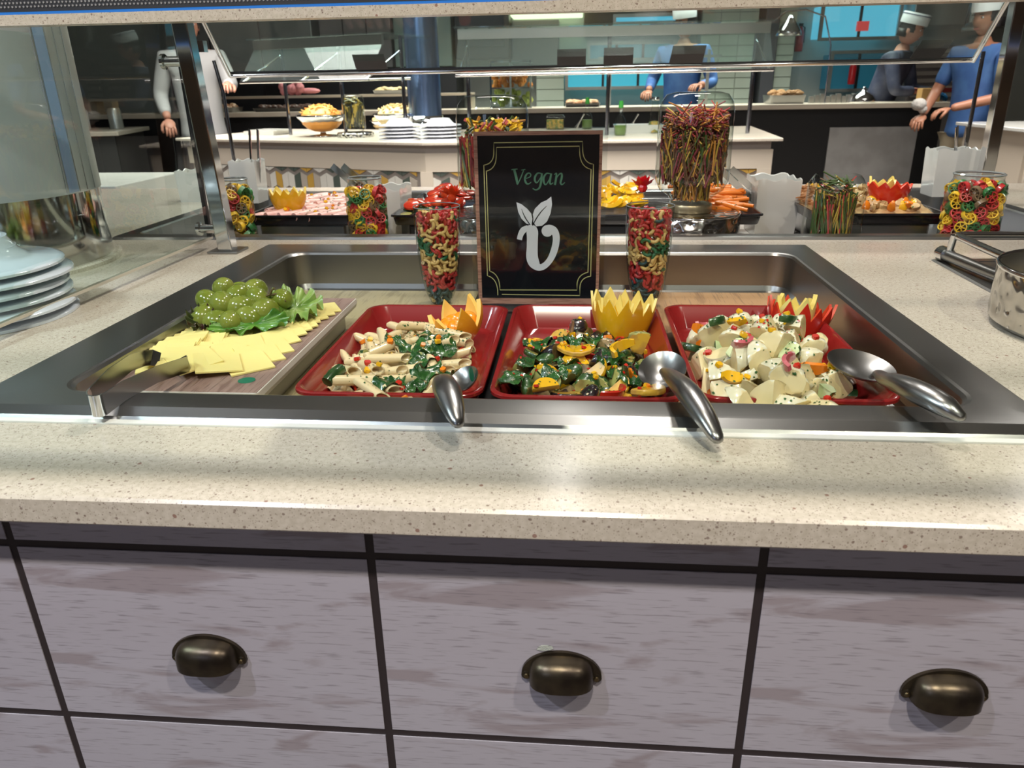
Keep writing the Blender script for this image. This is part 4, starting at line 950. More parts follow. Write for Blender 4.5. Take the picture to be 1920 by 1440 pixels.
sq = MB(); sq.rings([[(.1945*cos(a), .1945*sin(a), z) for a in (-.13, -.09, -.05, -.015)] for z in (.12, 1.82)], False, False, False)
put('corner_strip', sq.mesh('strip', pm('blue_grey_strip', (.22, .30, .46), .3)), t)

# ================================================================== RIGHT: pot and tilting frame
PX, PYY = .592, .838
t = thing('hammered_pot', (PX, PYY, .9), 'hammered steel pot of soup on the quartz right of the well', 'pot')
pr = [(.100, 0), (.112, .002), (.119, .008), (.120, .016), (.1205, .066), (.1212, .068), (.1205, .0695), (.1185, .0695), (.1175, .067), (.117, .012)]
put('wall', MB().lathe(pr[:8], 72, True, False).mesh('wall', HAMM, 40), t)
put('inner_wall', MB().lathe(pr[7:], 72, False, True).mesh('inner', pm('satin_steel', (.42, .41, .39), .3, 1), 40), t)
put('rim', MB().lathe([(.1209, .0655), (.1222, .068), (.1209, .0705), (.1185, .0705), (.1175, .068)], 72, False, False).mesh('rim', CHROME, 'all'), t)
put('soup', MB().lathe([(.1168, .040), (.0001, .0402)], 48, False, True).mesh('soup', pm('golden_soup', (.42, .30, .10), .12, coat=.5), True), t)
t = thing('lid_frame', (.60, 1.10, .9), 'folding stainless steel lid frame behind the hammered pot', 'frame')
def lp(p): return (p[0]-.60, p[1]-1.10, p[2]-.9)
put('flange', MB().add([lp(p) for p in ((.553, 1.202, .9005), (.78, 1.215, .9005), (.78, .98, .9005), (.545, .98, .9005))]+[lp(p) for p in ((.556, 1.199, .9025), (.78, 1.212, .9025), (.78, .98, .9025), (.548, .98, .9025))], [(3, 2, 1, 0), (4, 5, 6, 7), (0, 1, 5, 4), (1, 2, 6, 5), (2, 3, 7, 6), (3, 0, 4, 7)]).mesh('flange', STEEL), t)
put('well_pan', MB().rr([lp(p)[:0] or (-.018, .17, -.1, .085, .02, .0028), (-.015, .168, -.097, .082, .02, .0032), (-.012, .165, -.094, .079, .02, -.0)], 5, c1=True).mesh('pan', DCHROME), t)
put('hinge_tube', MB().tube([lp((.564, 1.185, .913)), lp((.572, 1.06, .913)), lp((.58, .985, .913))], .0085, 14).mesh('hinge_tube', STEELX, True), t)
put('hinge_ring', MB().tube([lp((.5637, 1.196, .913)), lp((.5648, 1.176, .913))], .0115, 16).mesh('hinge_ring', CHROME, 50), t)
put('upright', MB().tube([lp((.5665, 1.178, .915)), lp((.5665, 1.172, .945))], .0052, 12).mesh('upright', CHROME, True), t)
put('hoop', MB().tube([lp(p) for p in ((.80, 1.168, .9455), (.69, 1.169, .9455), (.578, 1.170, .9455), (.570, 1.168, .9455), (.5665, 1.160, .9455), (.5665, 1.145, .9450), (.566, 1.06, .9435), (.5655, .97, .943))], .0055, 12).mesh('hoop', CHROME, True), t)

# ================================================================== REAR WELL OF THE NEAR BUFFET
VF = .8455
WH = {k: pm('wheel_'+k, c, .4, coat=.25) for k, c in (('red', (.48, .03, .03)), ('yellow', (.80, .50, .03)), ('green', (.03, .16, .04)), ('brown', (.20, .13, .07)))}
def wheel_b(r=.0105, h=.0075):
    b = MB(); b.lathe([(r, -h/2), (r, h/2), (r*.82, h/2), (r*.82, -h/2), (r, -h/2)], 14, False, False)
    b.lathe([(r*.26, -h/2), (r*.26, h/2), (r*.10, h/2), (r*.10, -h/2), (r*.26, -h/2)], 8, False, False)
    for k in range(6): b.box(r*.24, r*.84, -r*.06, r*.06, -h*.45, h*.45, T=Matrix.Rotation(k*pi/3, 4, 'Z'))
    return b
whb = wheel_b(); whm = {k: whb.mesh('wheel', m, 50) for k, m in WH.items()}
def jar_glass_mesh(r, h, nk=.82, lid=False, bot=True):
    pr = [(r*.9, 0), (r*.98, .003), (r, .010), (r, h*.80), (r*.97, h*.86), (r*.86, h*.915), (r*nk, h*.94), (r*nk, h*.985), (r*(nk+.03), h*.99), (r*nk, h)]
    return MB().lathe(pr, 40, True, False).mesh('glass', JAR, 'all')
def fillers(name, label, x, y, z0, z1, r, b_src, meshes, mats, step, dz, lab_fn, group, cap, rots, side=-1, prop=None):
    from mathutils import Euler
    keep = {k: MB() for k in meshes}; n = 0; z = z0; keys = list(meshes)
    while z < z1:
        for sh in (0, 1):
            rr_ = r-sh*step*.9
            if rr_ < step*.3: continue
            m = max(1, int(2*pi*rr_/step)); a0 = R(0, 6)
            for k in range(m):
                a = a0+2*pi*k/m; c = random.choices(keys, prop)[0] if prop else random.choice(keys)
                rot = rots(a); p = (x+rr_*cos(a), y+rr_*sin(a), z+R(-dz*.3, dz*.3))
                if sh == 0 and sin(a)*-side < -.1 and n < cap:
                    n += 1; put(name, meshes[c], None, p, rot, lab_fn(c), 'pasta', group)
                else: keep[c].add(b_src.v, b_src.f, 0, Matrix.Translation(p) @ Euler(rot).to_matrix().to_4x4())
        z += dz
    al = MB()
    for i, b in enumerate(keep.values()): al.add(b.v, b.f, i)
    put(name+'_filling', al.mesh('filling', mats, 50), label=label, cat='pasta', kind='stuff')
def wheel_jar(x, y, r, h, where):
    t = thing('glass_jar', (x, y, VF), 'glass jar of coloured wheel pasta %s' % where, 'jar', 'jars of wheel pasta in the rear well')
    put('glass', jar_glass_mesh(r, h), t)
    put('rim', MB().lathe([(r*.80, h-.002), (r*.86, h), (r*.80, h+.002), (r*.77, h)], 36, False, False).mesh('rim', pm('glass_rim', (.5, .55, .55), .08, .6)), t)
    fillers('wheel_pasta', 'inner and rear pasta wheels filling the jar %s' % where, x, y, VF+.012, VF+h*.86, r-.0085, whb, whm, list(WH.values()), .0195, .0135,
            lambda c: '%s cartwheel pasta piece in the jar %s' % (c, where), 'pasta wheels in the jar '+where, 70, lambda a: (pi/2+R(-.8, .8), R(-.5, .5), a+pi/2+R(-.9, .9)), prop=(4, 4, 3, 1.5))
wheel_jar(-.682, 1.455, .036, .157, 'behind the left canopy post')
wheel_jar(-.414, 1.455, .0395, .158, 'right of the ham tray')
wheel_jar(.725, 1.455, .050, .157, 'at the far right of the rear well')
# jars of thin coloured noodles
def noodles(name, x, y, z0, z1, r, n, L, cols, label, tilt=.35, mess=0, w=.0011):
    b = MB(); rnd = random.Random(int(x*1000)+n)
    for i in range(n):
        a, q = rnd.uniform(0, 2*pi), r*sqrt(rnd.random()); ln = L*rnd.uniform(.7, 1)
        bx, by = q*cos(a), q*sin(a); dx, dy = rnd.gauss(0, tilt), rnd.gauss(0, tilt); d = Vector((dx, dy, 1)).normalized()*ln
        ex, ey = bx+d.x, by+d.y; k = math.hypot(ex, ey)
        if k > r: ex, ey = ex*r/k, ey*r/k
        zb = z0+rnd.uniform(0, max(.001, (z1-z0)-ln)); b.tube([(bx, by, zb), ((bx+ex)/2*1.0, (by+ey)/2, zb+d.z/2), (ex, ey, min(z1, zb+d.z))], w*rnd.uniform(.7, 1.4), 4, rnd.randrange(len(cols)))
    for i in range(mess):
        a, q = rnd.uniform(0, 2*pi), r*.7*sqrt(rnd.random()); th = rnd.uniform(0, 2*pi); ln = rnd.uniform(.2, .8)*r; zc = z1+rnd.uniform(-.03, .012)
        p = Vector((q*cos(a), q*sin(a), zc)); d = Vector((cos(th), sin(th), rnd.uniform(-.5, .5)))*ln
        e0, e1 = p-d, p+d
        for e in (e0, e1):
            k = math.hypot(e.x, e.y)
            if k > r: e.x *= r/k; e.y *= r/k
        b.tube([tuple(e0), tuple(e1)], w*1.2, 4, rnd.randrange(len(cols)))
    put(name, b.mesh(name, cols, False), None, (x, y, 0), None, label, 'pasta', None, 'stuff')
NP = pm('noodle_purple', (.22, .035, .05), .5); NO = pm('noodle_orange', (.50, .22, .04), .5); NG = pm('noodle_green', (.05, .09, .02), .5); NY = pm('noodle_yellow', (.50, .34, .06), .5); NB = pm('noodle_brown', (.12, .06, .03), .5); NR = pm('noodle_red', (.42, .05, .05), .5)
t = thing('glass_jar', (.4775, 1.455, VF), 'square-shouldered glass jar of dark green thin noodles in the rear well', 'jar')
put('glass', MB().rr([(-.045, .045, -.04, .04, .012, 0), (-.047, .047, -.042, .042, .014, .006), (-.045, .045, -.04, .04, .016, .140), (-.040, .040, -.036, .036, .02, .152), (-.036, .036, -.033, .033, .02, .158)], 5, c0=True, c1=False).mesh('glass', JAR, 'all'), t)
noodles('thin_noodles', .4775, 1.455, VF+.006, VF+.135, .037, 420, .12, [NG, NG, NG, NY, NB, NR], 'dark green, yellow and red thin noodles inside the square jar', .22, 90)
# hammered stands and tall jars
def stand_and_jar(x, y, side, tall):
    zt = .925
    t = thing('display_stand', (x, y, VF), 'round hammered steel stand under the tall jar %s' % side, 'stand', 'hammered stands in the rear well')
    put('drum', MB().lathe([(.100, 0), (.100, zt-VF-.006), (.097, zt-VF-.001), (.093, zt-VF), (.0001, zt-VF)], 64, True, True).mesh('drum', HAMM, 45), t)
    put('top_rim', MB().lathe([(.098, zt-VF-.003), (.1015, zt-VF-.001), (.098, zt-VF+.0015), (.095, zt-VF)], 64, False, False).mesh('rim', CHROME, 'all'), t)
    r = .072; z0 = zt+.0005
    j = thing('glass_jar', (x, y, z0), 'tall upside-down glass jar of %s' % tall, 'jar', 'tall jars on hammered stands')
    put('lid', MB().lathe([(.042, 0), (.0435, .002), (.0435, .014), (.042, .016)], 40, True, True).mesh('lid', pm('dull_gold_lid', (.34, .29, .18), .35, .8), 40), j)
    pr = [(.040, .016), (.0415, .026), (.047, .032), (.062, .042), (.0705, .060), (.072, .075), (.071, .190), (.0675, .205), (.058, .2185), (.040, .223), (.0001, .221)]
    put('glass', MB().lathe(pr, 48, False, False).mesh('glass', JAR, 'all'), j)
    return z0
z0 = stand_and_jar(.2235, 1.535, 'right of the sign', 'purple, orange and yellow thin noodles, right of the sign')
noodles('thin_noodles', .2235, 1.535, z0+.05, z0+.165, .064, 800, .075, [NP, NB, NO, NY, NB, NB, NP, NG], 'purple and yellow thin noodles inside the tall jar right of the sign', .45, 420, .0013)
noodles('thin_noodles', .2235, 1.535, z0+.022, z0+.06, .036, 160, .04, [NB, NO, NY], 'noodle ends in the neck of the tall jar right of the sign', .3, 0, .0014)
noodles('thin_noodles', .2235, 1.535, z0+.165, z0+.180, .062, 150, .03, [NR, NP, NO], 'reddish noodle tips at the top of the tall jar', 1.5, 160, .0012)
z0 = stand_and_jar(-.170, 1.535, 'half hidden by the sign', 'mixed red, yellow and green pasta, half hidden by the sign')
noodles('thin_noodles', -.170, 1.535, z0+.05, z0+.150, .066, 500, .11, [NR, NP, NY, NG], 'mixed pasta inside the tall jar behind the sign', .3, 0, .0016)
bw = MB(); rnd = random.Random(5)
for i in range(120):
    a, q = rnd.uniform(0, 2*pi), .06*sqrt(rnd.random()); s_ = rnd.uniform(.012, .02); T = Tm((q*cos(a), q*sin(a), z0+rnd.uniform(.150, .178)), rnd.uniform(0, 6), rnd.uniform(-1, 1), rnd.uniform(-1, 1))
    bw.cbox((0, 0, 0), (s_, .0025, .006), rnd.choice([0, 1, 1, 2, 3]), T)
put('pasta_strips', bw.mesh('strips', [NR, pm('pasta_bright_yellow', (.80, .48, .02), .4), NG, NO]), None, (-.170, 1.535, 0), None, 'yellow, red and green pasta strips on top in the tall jar behind the sign', 'pasta', None, 'stuff')

# black trays on steel risers
def btray(x0, x1, y0, y1, zt, label, h=.022):
    return dish('black_tray', (x0+x1)/2, y0, y1, (x1-x0)/2, zt, zt-h, BTRAY, label, 'tray', .012, None, 'black trays in the rear well', .009)
ZT = .922
for x0, x1, lb in ((-.68, -.475, 'grey steel riser under the tray of ham rolls'), (.49, .70, 'grey steel riser under the tray of bean salad'), (-.36, -.22, 'dark riser under the tomato tray'), (.03, .33, 'dark riser under the mango and carrot tray')):
    bev(put('riser_pan', MB().box(x0+.01, x1-.01, 1.53, 1.84, VF, ZT-.0222).mesh('pan', STEELX if 'grey' in lb else BLACK), label=lb, cat='riser', group='risers in the rear well'), .004)
btray(-.695, -.462, 1.515, 1.86, ZT, 'black tray of pink ham rolls with a yellow pepper crown')
btray(-.385, -.215, 1.515, 1.86, ZT, 'black tray of tomato slices and vegetables left of the sign')
btray(.02, .367, 1.515, 1.86, ZT, 'black tray of mango slices and carrots behind the right tumbler')
btray(.465, .715, 1.515, 1.88, ZT, 'wide black tray of noodles and bean salad at the right')
# ham rolls
HAM = pm('ham_pink', (.74, .40, .36), .4, coat=.2, sub=.15, var=(60, (.80, .55, .50), (1, 1, 1), .42, .62))
hm = MB().rings([[(x, rr_*cos(2*pi*j/12), rr_*sin(2*pi*j/12)) for j in range(12)] for x, rr_ in ((-.026, .004), (-.0262, .0085), (-.01, .0095), (.012, .0093), (.0262, .0085), (.026, .004), (.016, .003))]).mesh('roll', HAM, 50)
ho = []
for r_ in range(9):
    for c_ in range(7):
        x, y = -.665+c_*.029+(r_ % 2)*.012, 1.545+r_*.034
        if x > -.49: continue
        ho.append(put('ham_roll', hm, None, (x, y, ZT-.006+.003*(c_ % 2)+R(-.001, .001)), (0, R(-.1, .1), radians(58)+R(-.15, .15)), 'pink rolled slice of ham in the black tray at the left', 'ham', 'ham rolls'))
tr = bvh_of(ho); hr_ = region(-.58, 1.68, .095, .155, 6)
scatter(hr_, 40, [('pepper_dice', DYl, 'small yellow pepper dice on the ham rolls', 'pepper', 'dice on the ham rolls'), ('pepper_dice', DO, 'small orange pepper dice on the ham rolls', 'pepper', 'dice on the ham rolls')], ho, tr, .9)
flecks('chopped_parsley', tr, hr_, 260, HERB, .001, .003, 'chopped parsley over the ham rolls', 'herbs', .9)
t = thing('carved_pepper', (-.628, 1.60, ZT-.002), 'yellow pepper carved into a zigzag crown on the ham rolls', 'garnish')
put('wall', crown(.032, .046, 11, bell, .002, .004, YPEP, YFL, .74, .14, 2, seed=15), t)
put('seeds', MB().ball((0, 0, .022), .02, 10, 7, sc=(1, 1, .8)).mesh('seeds', YFL, True), t)
# tomatoes
TOM = pm('tomato_red', (.58, .035, .012), .2, coat=.6, var=(30, (.70, .14, .04), (1, 1, 1), .5, .7))
to = [];
for i in range(26):
    x, y = R(-.36, -.24), R(1.56, 1.83); to.append(put('tomato_slice', random.choice([DR]) if False else (bpy.data.meshes.get('tomato') or MB().lathe([(.001, -.004), (.014, -.0042), (.017, -.002), (.017, .002), (.014, .0042), (.001, .004)], 18).mesh('tomato', TOM, 40)), None, (x, y, ZT+.004+R(0, .01)+(y-1.56)*.03), (R(-.5, .3), R(-.4, .4), R(0, 6)), 'red tomato slice in the black tray left of the sign', 'tomato', 'tomato slices'))
for i in range(18):
    put('zucchini_slice', (bpy.data.meshes.get('zslice') or halfmoon(.013, .005, [ZFLESH, ZSKIN], True)), None, (R(-.365, -.25), R(1.535, 1.60), ZT-.004+R(0, .008)), (R(-.5, .5), R(-.4, .4), R(0, 6)), 'small zucchini slice in front of the tomatoes', 'vegetable', 'zucchini slices by the tomatoes')
def flower(name, x, y, z, m, label, n=9, r=.026, s=0):
    b = MB(); rnd = random.Random(s)
    for ring, (k, L, el) in enumerate(((n, r*1.3, .55), (n-2, r*1.2, .95), (5, r, 1.3))):
        for i in range(k):
            a = 2*pi*i/k+ring*.4; e = el+rnd.uniform(-.1, .1); tip = Vector((cos(a)*cos(e), sin(a)*cos(e), sin(e)))*L; sd = Vector((-sin(a), cos(a), 0))*L*.28; mid = tip*.55
            b.add([(0, 0, 0), tuple(mid+sd), tuple(tip), tuple(mid-sd), tuple(mid*.9+Vector((0, 0, L*.1)))], [(0, 1, 4), (1, 2, 4), (2, 3, 4), (3, 0, 4), (0, 3, 2, 1)])
    b.ball((0, 0, 0), r*.4, 8, 6)
    return put(name, b.mesh('flower', m), None, (x, y, z), (-.2, 0, 0), label, 'garnish')
flower('tomato_flower', -.268, 1.60, ZT+.024, pm('flower_orange_red', (.75, .07, .015), .25, coat=.5), 'orange-red carved tomato flower left of the sign', s=1)
put('tomato', MB().ball((0, 0, 0), .0155, 16, 10).mesh('whole_tomato', TOM, True), None, (-.290, 1.66, ZT+.024), None, 'small whole tomato behind the tomato flower', 'tomato')
flower('radish_flower', .140, 1.67, ZT+.032, pm('flower_red', (.58, .01, .02), .25, coat=.5), 'red carved radish flower between mango and the tall jar', s=2)
# mango slices
MAN = pm('mango_yellow', (.88, .50, .015), .22, coat=.5, sub=.15, var=(25, (.90, .62, .10), (1, 1, 1), .5, .7))
mgm = [strip_piece(.045, .018, .008, 1.5, MAN), strip_piece(.04, .015, .007, 1.0, MAN)]
mo = []
for i in range(30):
    y = R(1.55, 1.80); mo.append(put('mango_slice', random.choice(mgm), None, (R(.045, .135), y, ZT+.002+R(0, .014)+(y-1.55)*.05), (R(.8, 2), R(-.4, .4), R(-.5, .5)), 'yellow mango slice in the black tray right of the sign', 'fruit', 'mango slices'))
CAR = pm('carrot_orange', (.72, .19, .015), .35, coat=.3)
crm = MB().tube([(-.034, 0, 0), (-.01, .001, .0006), (.034, 0, 0)], [.0045, .0052, .004], 7).mesh('carrot', CAR, 60)
for i in range(64):
    y = R(1.55, 1.83); x = R(.235, .335); mo.append(put('carrot_stick', crm, None, (x, y, ZT-.002+R(0, .010)+.014*min(1, (y-1.55)*5)), (0, R(-.15, .15), radians(R(-35, 30))), 'orange carrot stick in the black tray right of the tall jar', 'carrot', 'carrot sticks'))
tr = bvh_of(mo)
flecks('chopped_parsley', tr, region(.19, 1.68, .15, .14, 6), 240, HERB, .001, .003, 'chopped parsley over the mango and carrots', 'herbs', .9)
put('lettuce_leaf', ruffle_leaf('leaf', .018, .013, .006, 7, LETT, seed=9), None, (.248, 1.555, ZT+.008), (.5, 0, 0), 'small pale green lettuce piece before the carrots', 'lettuce')
# bean salad tray
BEAN = pm('bean_mash', (.42, .24, .11), .4, coat=.3, var=(45, (.60, .42, .20), (1, 1, 1), .4, .6)); SHR = pm('shredded_brown', (.40, .18, .07), .45)
bb = MB(); NXX = 26
rs = [[(.475+.225*i/NXX, 1.535+.325*j/18, ZT-.004+.012*(noise.noise(Vector((i*.55, j*.55, 1)))+.6)*(1 if 0 < i < NXX and 0 < j < 18 else 0)) for i in range(NXX+1)] for j in range(19)]
put('bean_salad', bb.rings(rs, False, False, False).mesh('bean_salad', BEAN, 'all'), label='brown bean and grain salad spread in the right black tray', cat='salad', kind='stuff')
bo = []
bc = [chunk(i+200, .010, (1.3, 1, .7), 3, [m, m]) for i, m in enumerate((BEAN, pm('bean_light', (.48, .30, .13), .35, coat=.4), YPEP, OPEP))]
for i in range(110):
    k = random.choices(range(4), (5, 5, 1, 1))[0]; bo.append(put('bean_piece', bc[k], None, (R(.53, .70), R(1.54, 1.85), ZT+.006+R(0, .006)), (R(0, 3), R(0, 3), R(0, 6)), ('brown', 'pale', 'yellow', 'orange')[k]+' chunk in the bean salad at the right', 'salad', 'chunks in the bean salad'))
sb = MB()
for i in range(260): T = Tm((R(.478, .535), R(1.545, 1.86), ZT+.004+R(0, .012)), radians(R(-40, 60)), 0, R(-.2, .2)); sb.cbox((0, 0, 0), (R(.02, .04), .003, .002), None, T)
put('shredded_salad', sb.mesh('shreds', SHR), label='brown shredded salad at the left end of the right black tray', cat='salad', kind='stuff')
flecks('chopped_parsley', bvh_of(bo), region(.615, 1.69, .08, .15, 6), 200, HERB, .001, .004, 'chopped parsley on the bean salad', 'herbs', .9)
t = thing('carved_pepper', (.640, 1.63, ZT+.006), 'red pepper crown with yellow tips on the bean salad at the right', 'garnish')
put('wall', crown(.034, .042, 10, bell, .002, .004, RPEP, RFL, .74, .14, 2, seed=21), t)
put('inner_crown', crown(.022, .048, 8, bell, .002, .004, YFL, YFL, .8, seed=22), t, (-.014, .004, 0), label='yellow inner crown')
# white wavy tong holders
def wbox(x, y, z, w, d, h, label):
    n = 12; pts = []
    for cx, cy, dx, dy, L in ((-w/2, -d/2, 1, 0, w), (w/2, -d/2, 0, 1, d), (w/2, d/2, -1, 0, w), (-w/2, d/2, 0, -1, d)):
        for k in range(n): pts.append((cx+dx*L*k/n, cy+dy*L*k/n))
    def ring(s_, zf): return [(px*s_, py*s_, zf+(.0028*sin(i*2*pi/6) if zf > h*.8 else 0)) for i, (px, py) in enumerate(pts)]
    b = MB().rings([ring(.90, 0), ring(.92, .002), ring(1, h), ring(.99, h+.0015), ring(.955, h), ring(.87, .004)], True, True, True)
    return put('tong_holder', b.mesh('holder', WHITE, 30), None, (x, y, z), None, label, 'holder', 'white wavy-rimmed holders')
wbox(-.812, 1.83, .906, .066, .066, .098, 'white ceramic holder with wavy rim and tongs at the far left')
wbox(-.98, 1.90, .900, .085, .07, .075, 'white ceramic holder with wavy rim seen through the left glass')
wbox(-.418, 1.66, VF, .075, .12, .115, 'white ceramic holder with wavy rim left of the tomato tray')
wbox(.430, 1.73, VF, .092, .12, .122, 'white ceramic holder with wavy rim right of the carrots')
wbox(.872, 1.885, .906, .10, .07, .105, 'white ceramic holder with wavy rim and tongs at the far right')
def tongs2(p0, p1, label, w=.014, gap=.012):
    P0, P1 = Vector(p0), Vector(p1); t = thing('tongs', P1, label, 'tongs', 'tongs in white holders'); d = P0-P1
    for s_ in (-1, 1):
        put('arm', MB().rings(strip([(s_*gap, 0, 0), tuple(d*.5+Vector((s_*gap, 0, 0))), tuple(d*.93+Vector((s_*gap*.6, 0, 0))), tuple(d)], w, .0012)).mesh('arm', CHROME, 60), t)
tongs2((-.7975, 1.83, .93), (-.770, 1.80, 1.078), 'steel tongs standing in the left white holder', gap=.010)
tongs2((-.455, 1.68, .93), (-.537, 1.68, 1.005), 'steel tongs leaning from the holder left of the tomatoes')
tongs2((.420, 1.70, .90), (.318, 1.70, .990), 'steel tongs leaning left from the holder by the carrots')
tongs2((.895, 1.885, .95), (.868, 1.86, 1.062), 'steel tongs standing in the right white holder', gap=.012)

# ---- far sneeze guard of the near buffet
t = thing('sneeze_guard', (0, 2.0, 1.2), 'wide tilted glass sneeze guard with chrome frame on the rear of the near buffet', 'sneeze guard')
XL, XR = -.896, .925
fr = [(XL*1.0, -.19, .215), (XL, -.0, 0.0), (XR, .0, .003), (XR, -.19, .215)]
put('frame_rail', MB().tube([(XL, -.004, .0), (XR, -.004, .003)], .0055, 12).mesh('rail', CHROME, True), t)
put('frame_side', MB().tube([(XL, -.004, 0), (XL, -.17, .19)], .0055, 12).mesh('side', CHROME, True), t)
put('frame_side', MB().tube([(XR, -.004, 0), (XR, -.17, .19)], .0055, 12).mesh('side', CHROME, True), t)
put('gasket', MB().box(XL, XR, -.008, .0, .0055, .0095).mesh('gasket', RUBBER), t)
put('pane', MB().add([(XL, -.006, .008), (XR, -.006, .011), (XR, -.175, .20), (XL, -.175, .20), (XL, -.001, .008), (XR, -.001, .011), (XR, -.17, .20), (XL, -.17, .20)], [(0, 1, 2, 3), (7, 6, 5, 4), (0, 4, 5, 1), (1, 5, 6, 2), (2, 6, 7, 3), (3, 7, 4, 0)]).mesh('pane', PANEH), t)
put('post', MB().tube([(-.897, -.05, -.30), (-.900, -.05, -.04), (-.912, -.05, .035)], .0045, 10).mesh('post', DCHROME, True), t)
put('post', MB().tube([(.928, -.05, -.30), (.924, -.05, -.04), (.923, -.05, .02)], .0045, 10).mesh('post', DCHROME, True), t)
put('bracket', MB().box(-.95, -.885, -.15, -.13, .05, .075).mesh('bracket', CHROME), t)
for x0, x1, z1, sk, lb, m in ((-.560, -.480, .041, -.005, 'grey label card on the guard rail at the left', GREYC), (-.056, .014, .043, 0, 'grey label card on the guard rail above the sign, left one', GREYC), (.057, .128, .044, 0, 'grey label card on the guard rail above the sign, middle one', GREYC), (.215, .294, .045, .006, 'grey label card on the guard rail above the sign, right one', GREYC), (.775, .845, .046, .018, 'glossy black slanted label card on the guard rail at the right', BLACK)):
    put('label_card', MB().add([(x0, 0, 0), (x1, 0, 0), (x1+sk, -.012, z1-.006), (x0+sk, -.012, z1-.006), (x0, .002, 0), (x1, .002, 0), (x1+sk, -.010, z1-.006), (x0+sk, -.010, z1-.006)], [(0, 1, 2, 3), (7, 6, 5, 4), (0, 4, 5, 1), (1, 5, 6, 2), (2, 6, 7, 3), (3, 7, 4, 0)]).mesh('card', m), None, (0, 1.984, 1.2075), None, lb, 'label card', 'label cards on the far guard')
# the matching customer-side guard above the camera's view: its rail and cards throw the soft bars of shade on the quartz
t = thing('sneeze_guard', (0, .26, 1.262), 'customer-side tilted glass sneeze guard with chrome rail above the quartz', 'sneeze guard')
put('frame_rail', MB().box(-1.3, 1.3, -.009, .009, -.008, .008).mesh('rail', CHROME), t)
put('pane', MB().add([(-1.3, 0, .009), (1.3, 0, .009), (1.3, .33, .25), (-1.3, .33, .25), (-1.3, .004, .006), (1.3, .004, .006), (1.3, .334, .247), (-1.3, .334, .247)], [(0, 1, 2, 3), (7, 6, 5, 4), (0, 4, 5, 1), (1, 5, 6, 2), (2, 6, 7, 3), (3, 7, 4, 0)]).mesh('pane', PANE), t)
for x in (-1.25, 1.25): put('arm', MB().tube([(x, 0, 0), (x, .34, .25), (x, .99, .04)], .007, 8).mesh('arm', CHROME, True), t)
for x, w in ((-.095, .19), (.17, .09)): put('label_card', MB().box(-w/2, w/2, -.002, .002, 0, .06).mesh('card', GREYC), None, (x, .266, 1.271), (-.5, 0, 0), ('wide' if x < 0 else 'narrow')+' grey label card standing on the customer-side guard rail', 'label card', 'label cards on the near guard')

# ================================================================== MIDDLE ISLAND (station B)
BC = [(-2.42, 4.50), (-.79, 3.88), (1.0, 3.92)]
def offs(pts, d):
    out = []
    for i, p in enumerate(pts):
        ns = []
        for a, b_ in ((i-1, i), (i, i+1)):
            if 0 <= a and b_ < len(pts): v = Vector((pts[b_][0]-pts[a][0], pts[b_][1]-pts[a][1])).normalized(); ns.append(Vector((-v.y, v.x)))
        n = sum(ns, Vector((0, 0))).normalized(); out.append((p[0]+n.x*d, p[1]+n.y*d))
    return out
def poly_slab(b, pts, z0, z1, mat=None):
    n = len(pts); b.add([(x, y, z0) for x, y in pts]+[(x, y, z1) for x, y in pts], [tuple(range(n))[::-1], tuple(range(n, 2*n))]+[(i, (i+1) % n, n+(i+1) % n, n+i) for i in range(n)], mat)
t = thing('buffet_island', (0, 0, 0), 'cream buffet island in the middle distance with geometric tiles', 'buffet counter')
bk = [(1.08, 5.05), (-.95, 5.05), (-2.1, 5.45)]
b = MB(); poly_slab(b, BC+bk, .889, .904); bev(put('worktop', b.mesh('top', Q), t), .003)
def back_of(d): return [(1.08-d*2, 5.0), (-.95, 5.0), (-2.05, 5.4)]
f1 = offs(BC, .045); f1[-1] = (.955, f1[-1][1]); f1[0] = (f1[0][0]+.05, f1[0][1])
b = MB(); poly_slab(b, f1+back_of(.02), .05, .889); put('body', b.mesh('body', TAUPE), t)
f2 = offs(BC, .032); f2[-1] = (.965, f2[-1][1]); f2[0] = (f2[0][0]+.04, f2[0][1])
b = MB(); poly_slab(b, f2+offs(f2, .03)[::-1], .757, .849); put('panel_band', b.mesh('band', CREAM), t)
b = MB(); poly_slab(b, f2+offs(f2, .02)[::-1], .555, .60); put('base_trim', b.mesh('trim', CREAM), t)
for p, w in ((f2[-1], .07),): put('corner_post', MB().box(p[0]-w, p[0], p[1]-.002, p[1]+.03, .10, .757).mesh('post', CREAM), t)
put('corner_post', MB().box(f2[1][0]-.03, f2[1][0]+.035, f2[1][1]-.004, f2[1][1]+.03, .10, .757).mesh('post', CREAM), t)

TC = [pm('tile_white', (.62, .60, .54), .3), pm('tile_green', (.075, .095, .08), .3), pm('tile_mustard', (.50, .30, .06), .3), pm('tile_taupe', (.42, .37, .31), .3)]
seq = [0, 1, 3, 2, 3, 0, 0, 1, 0, 0, 0, 1, 3, 0, 2, 0]
w = .046; s_ = .021; tcache = {}
def tmesh(kind, c):
    if (kind, c) in tcache: return tcache[(kind, c)]
    g = .0012; a = g; e = w-g
    P = {'up': [(a, .0), (e, s_), (e, .098), (a, .098-s_)], 'dn': [(a, s_), (e, 0), (e, .098-s_), (a, .098)],
         'pk': [(a, 0), (e, 0), (e, .019)], 'pl': [(a, 0), (e, 0), (a, .019)], 'tk': [(a, s_), (a, 0), (e, s_)], 'tl': [(e, s_), (a, s_), (e, 0)]}[kind]
    m = MB().prism(P, 0, .007).mesh('tile', TC[c]); tcache[(kind, c)] = m; return m
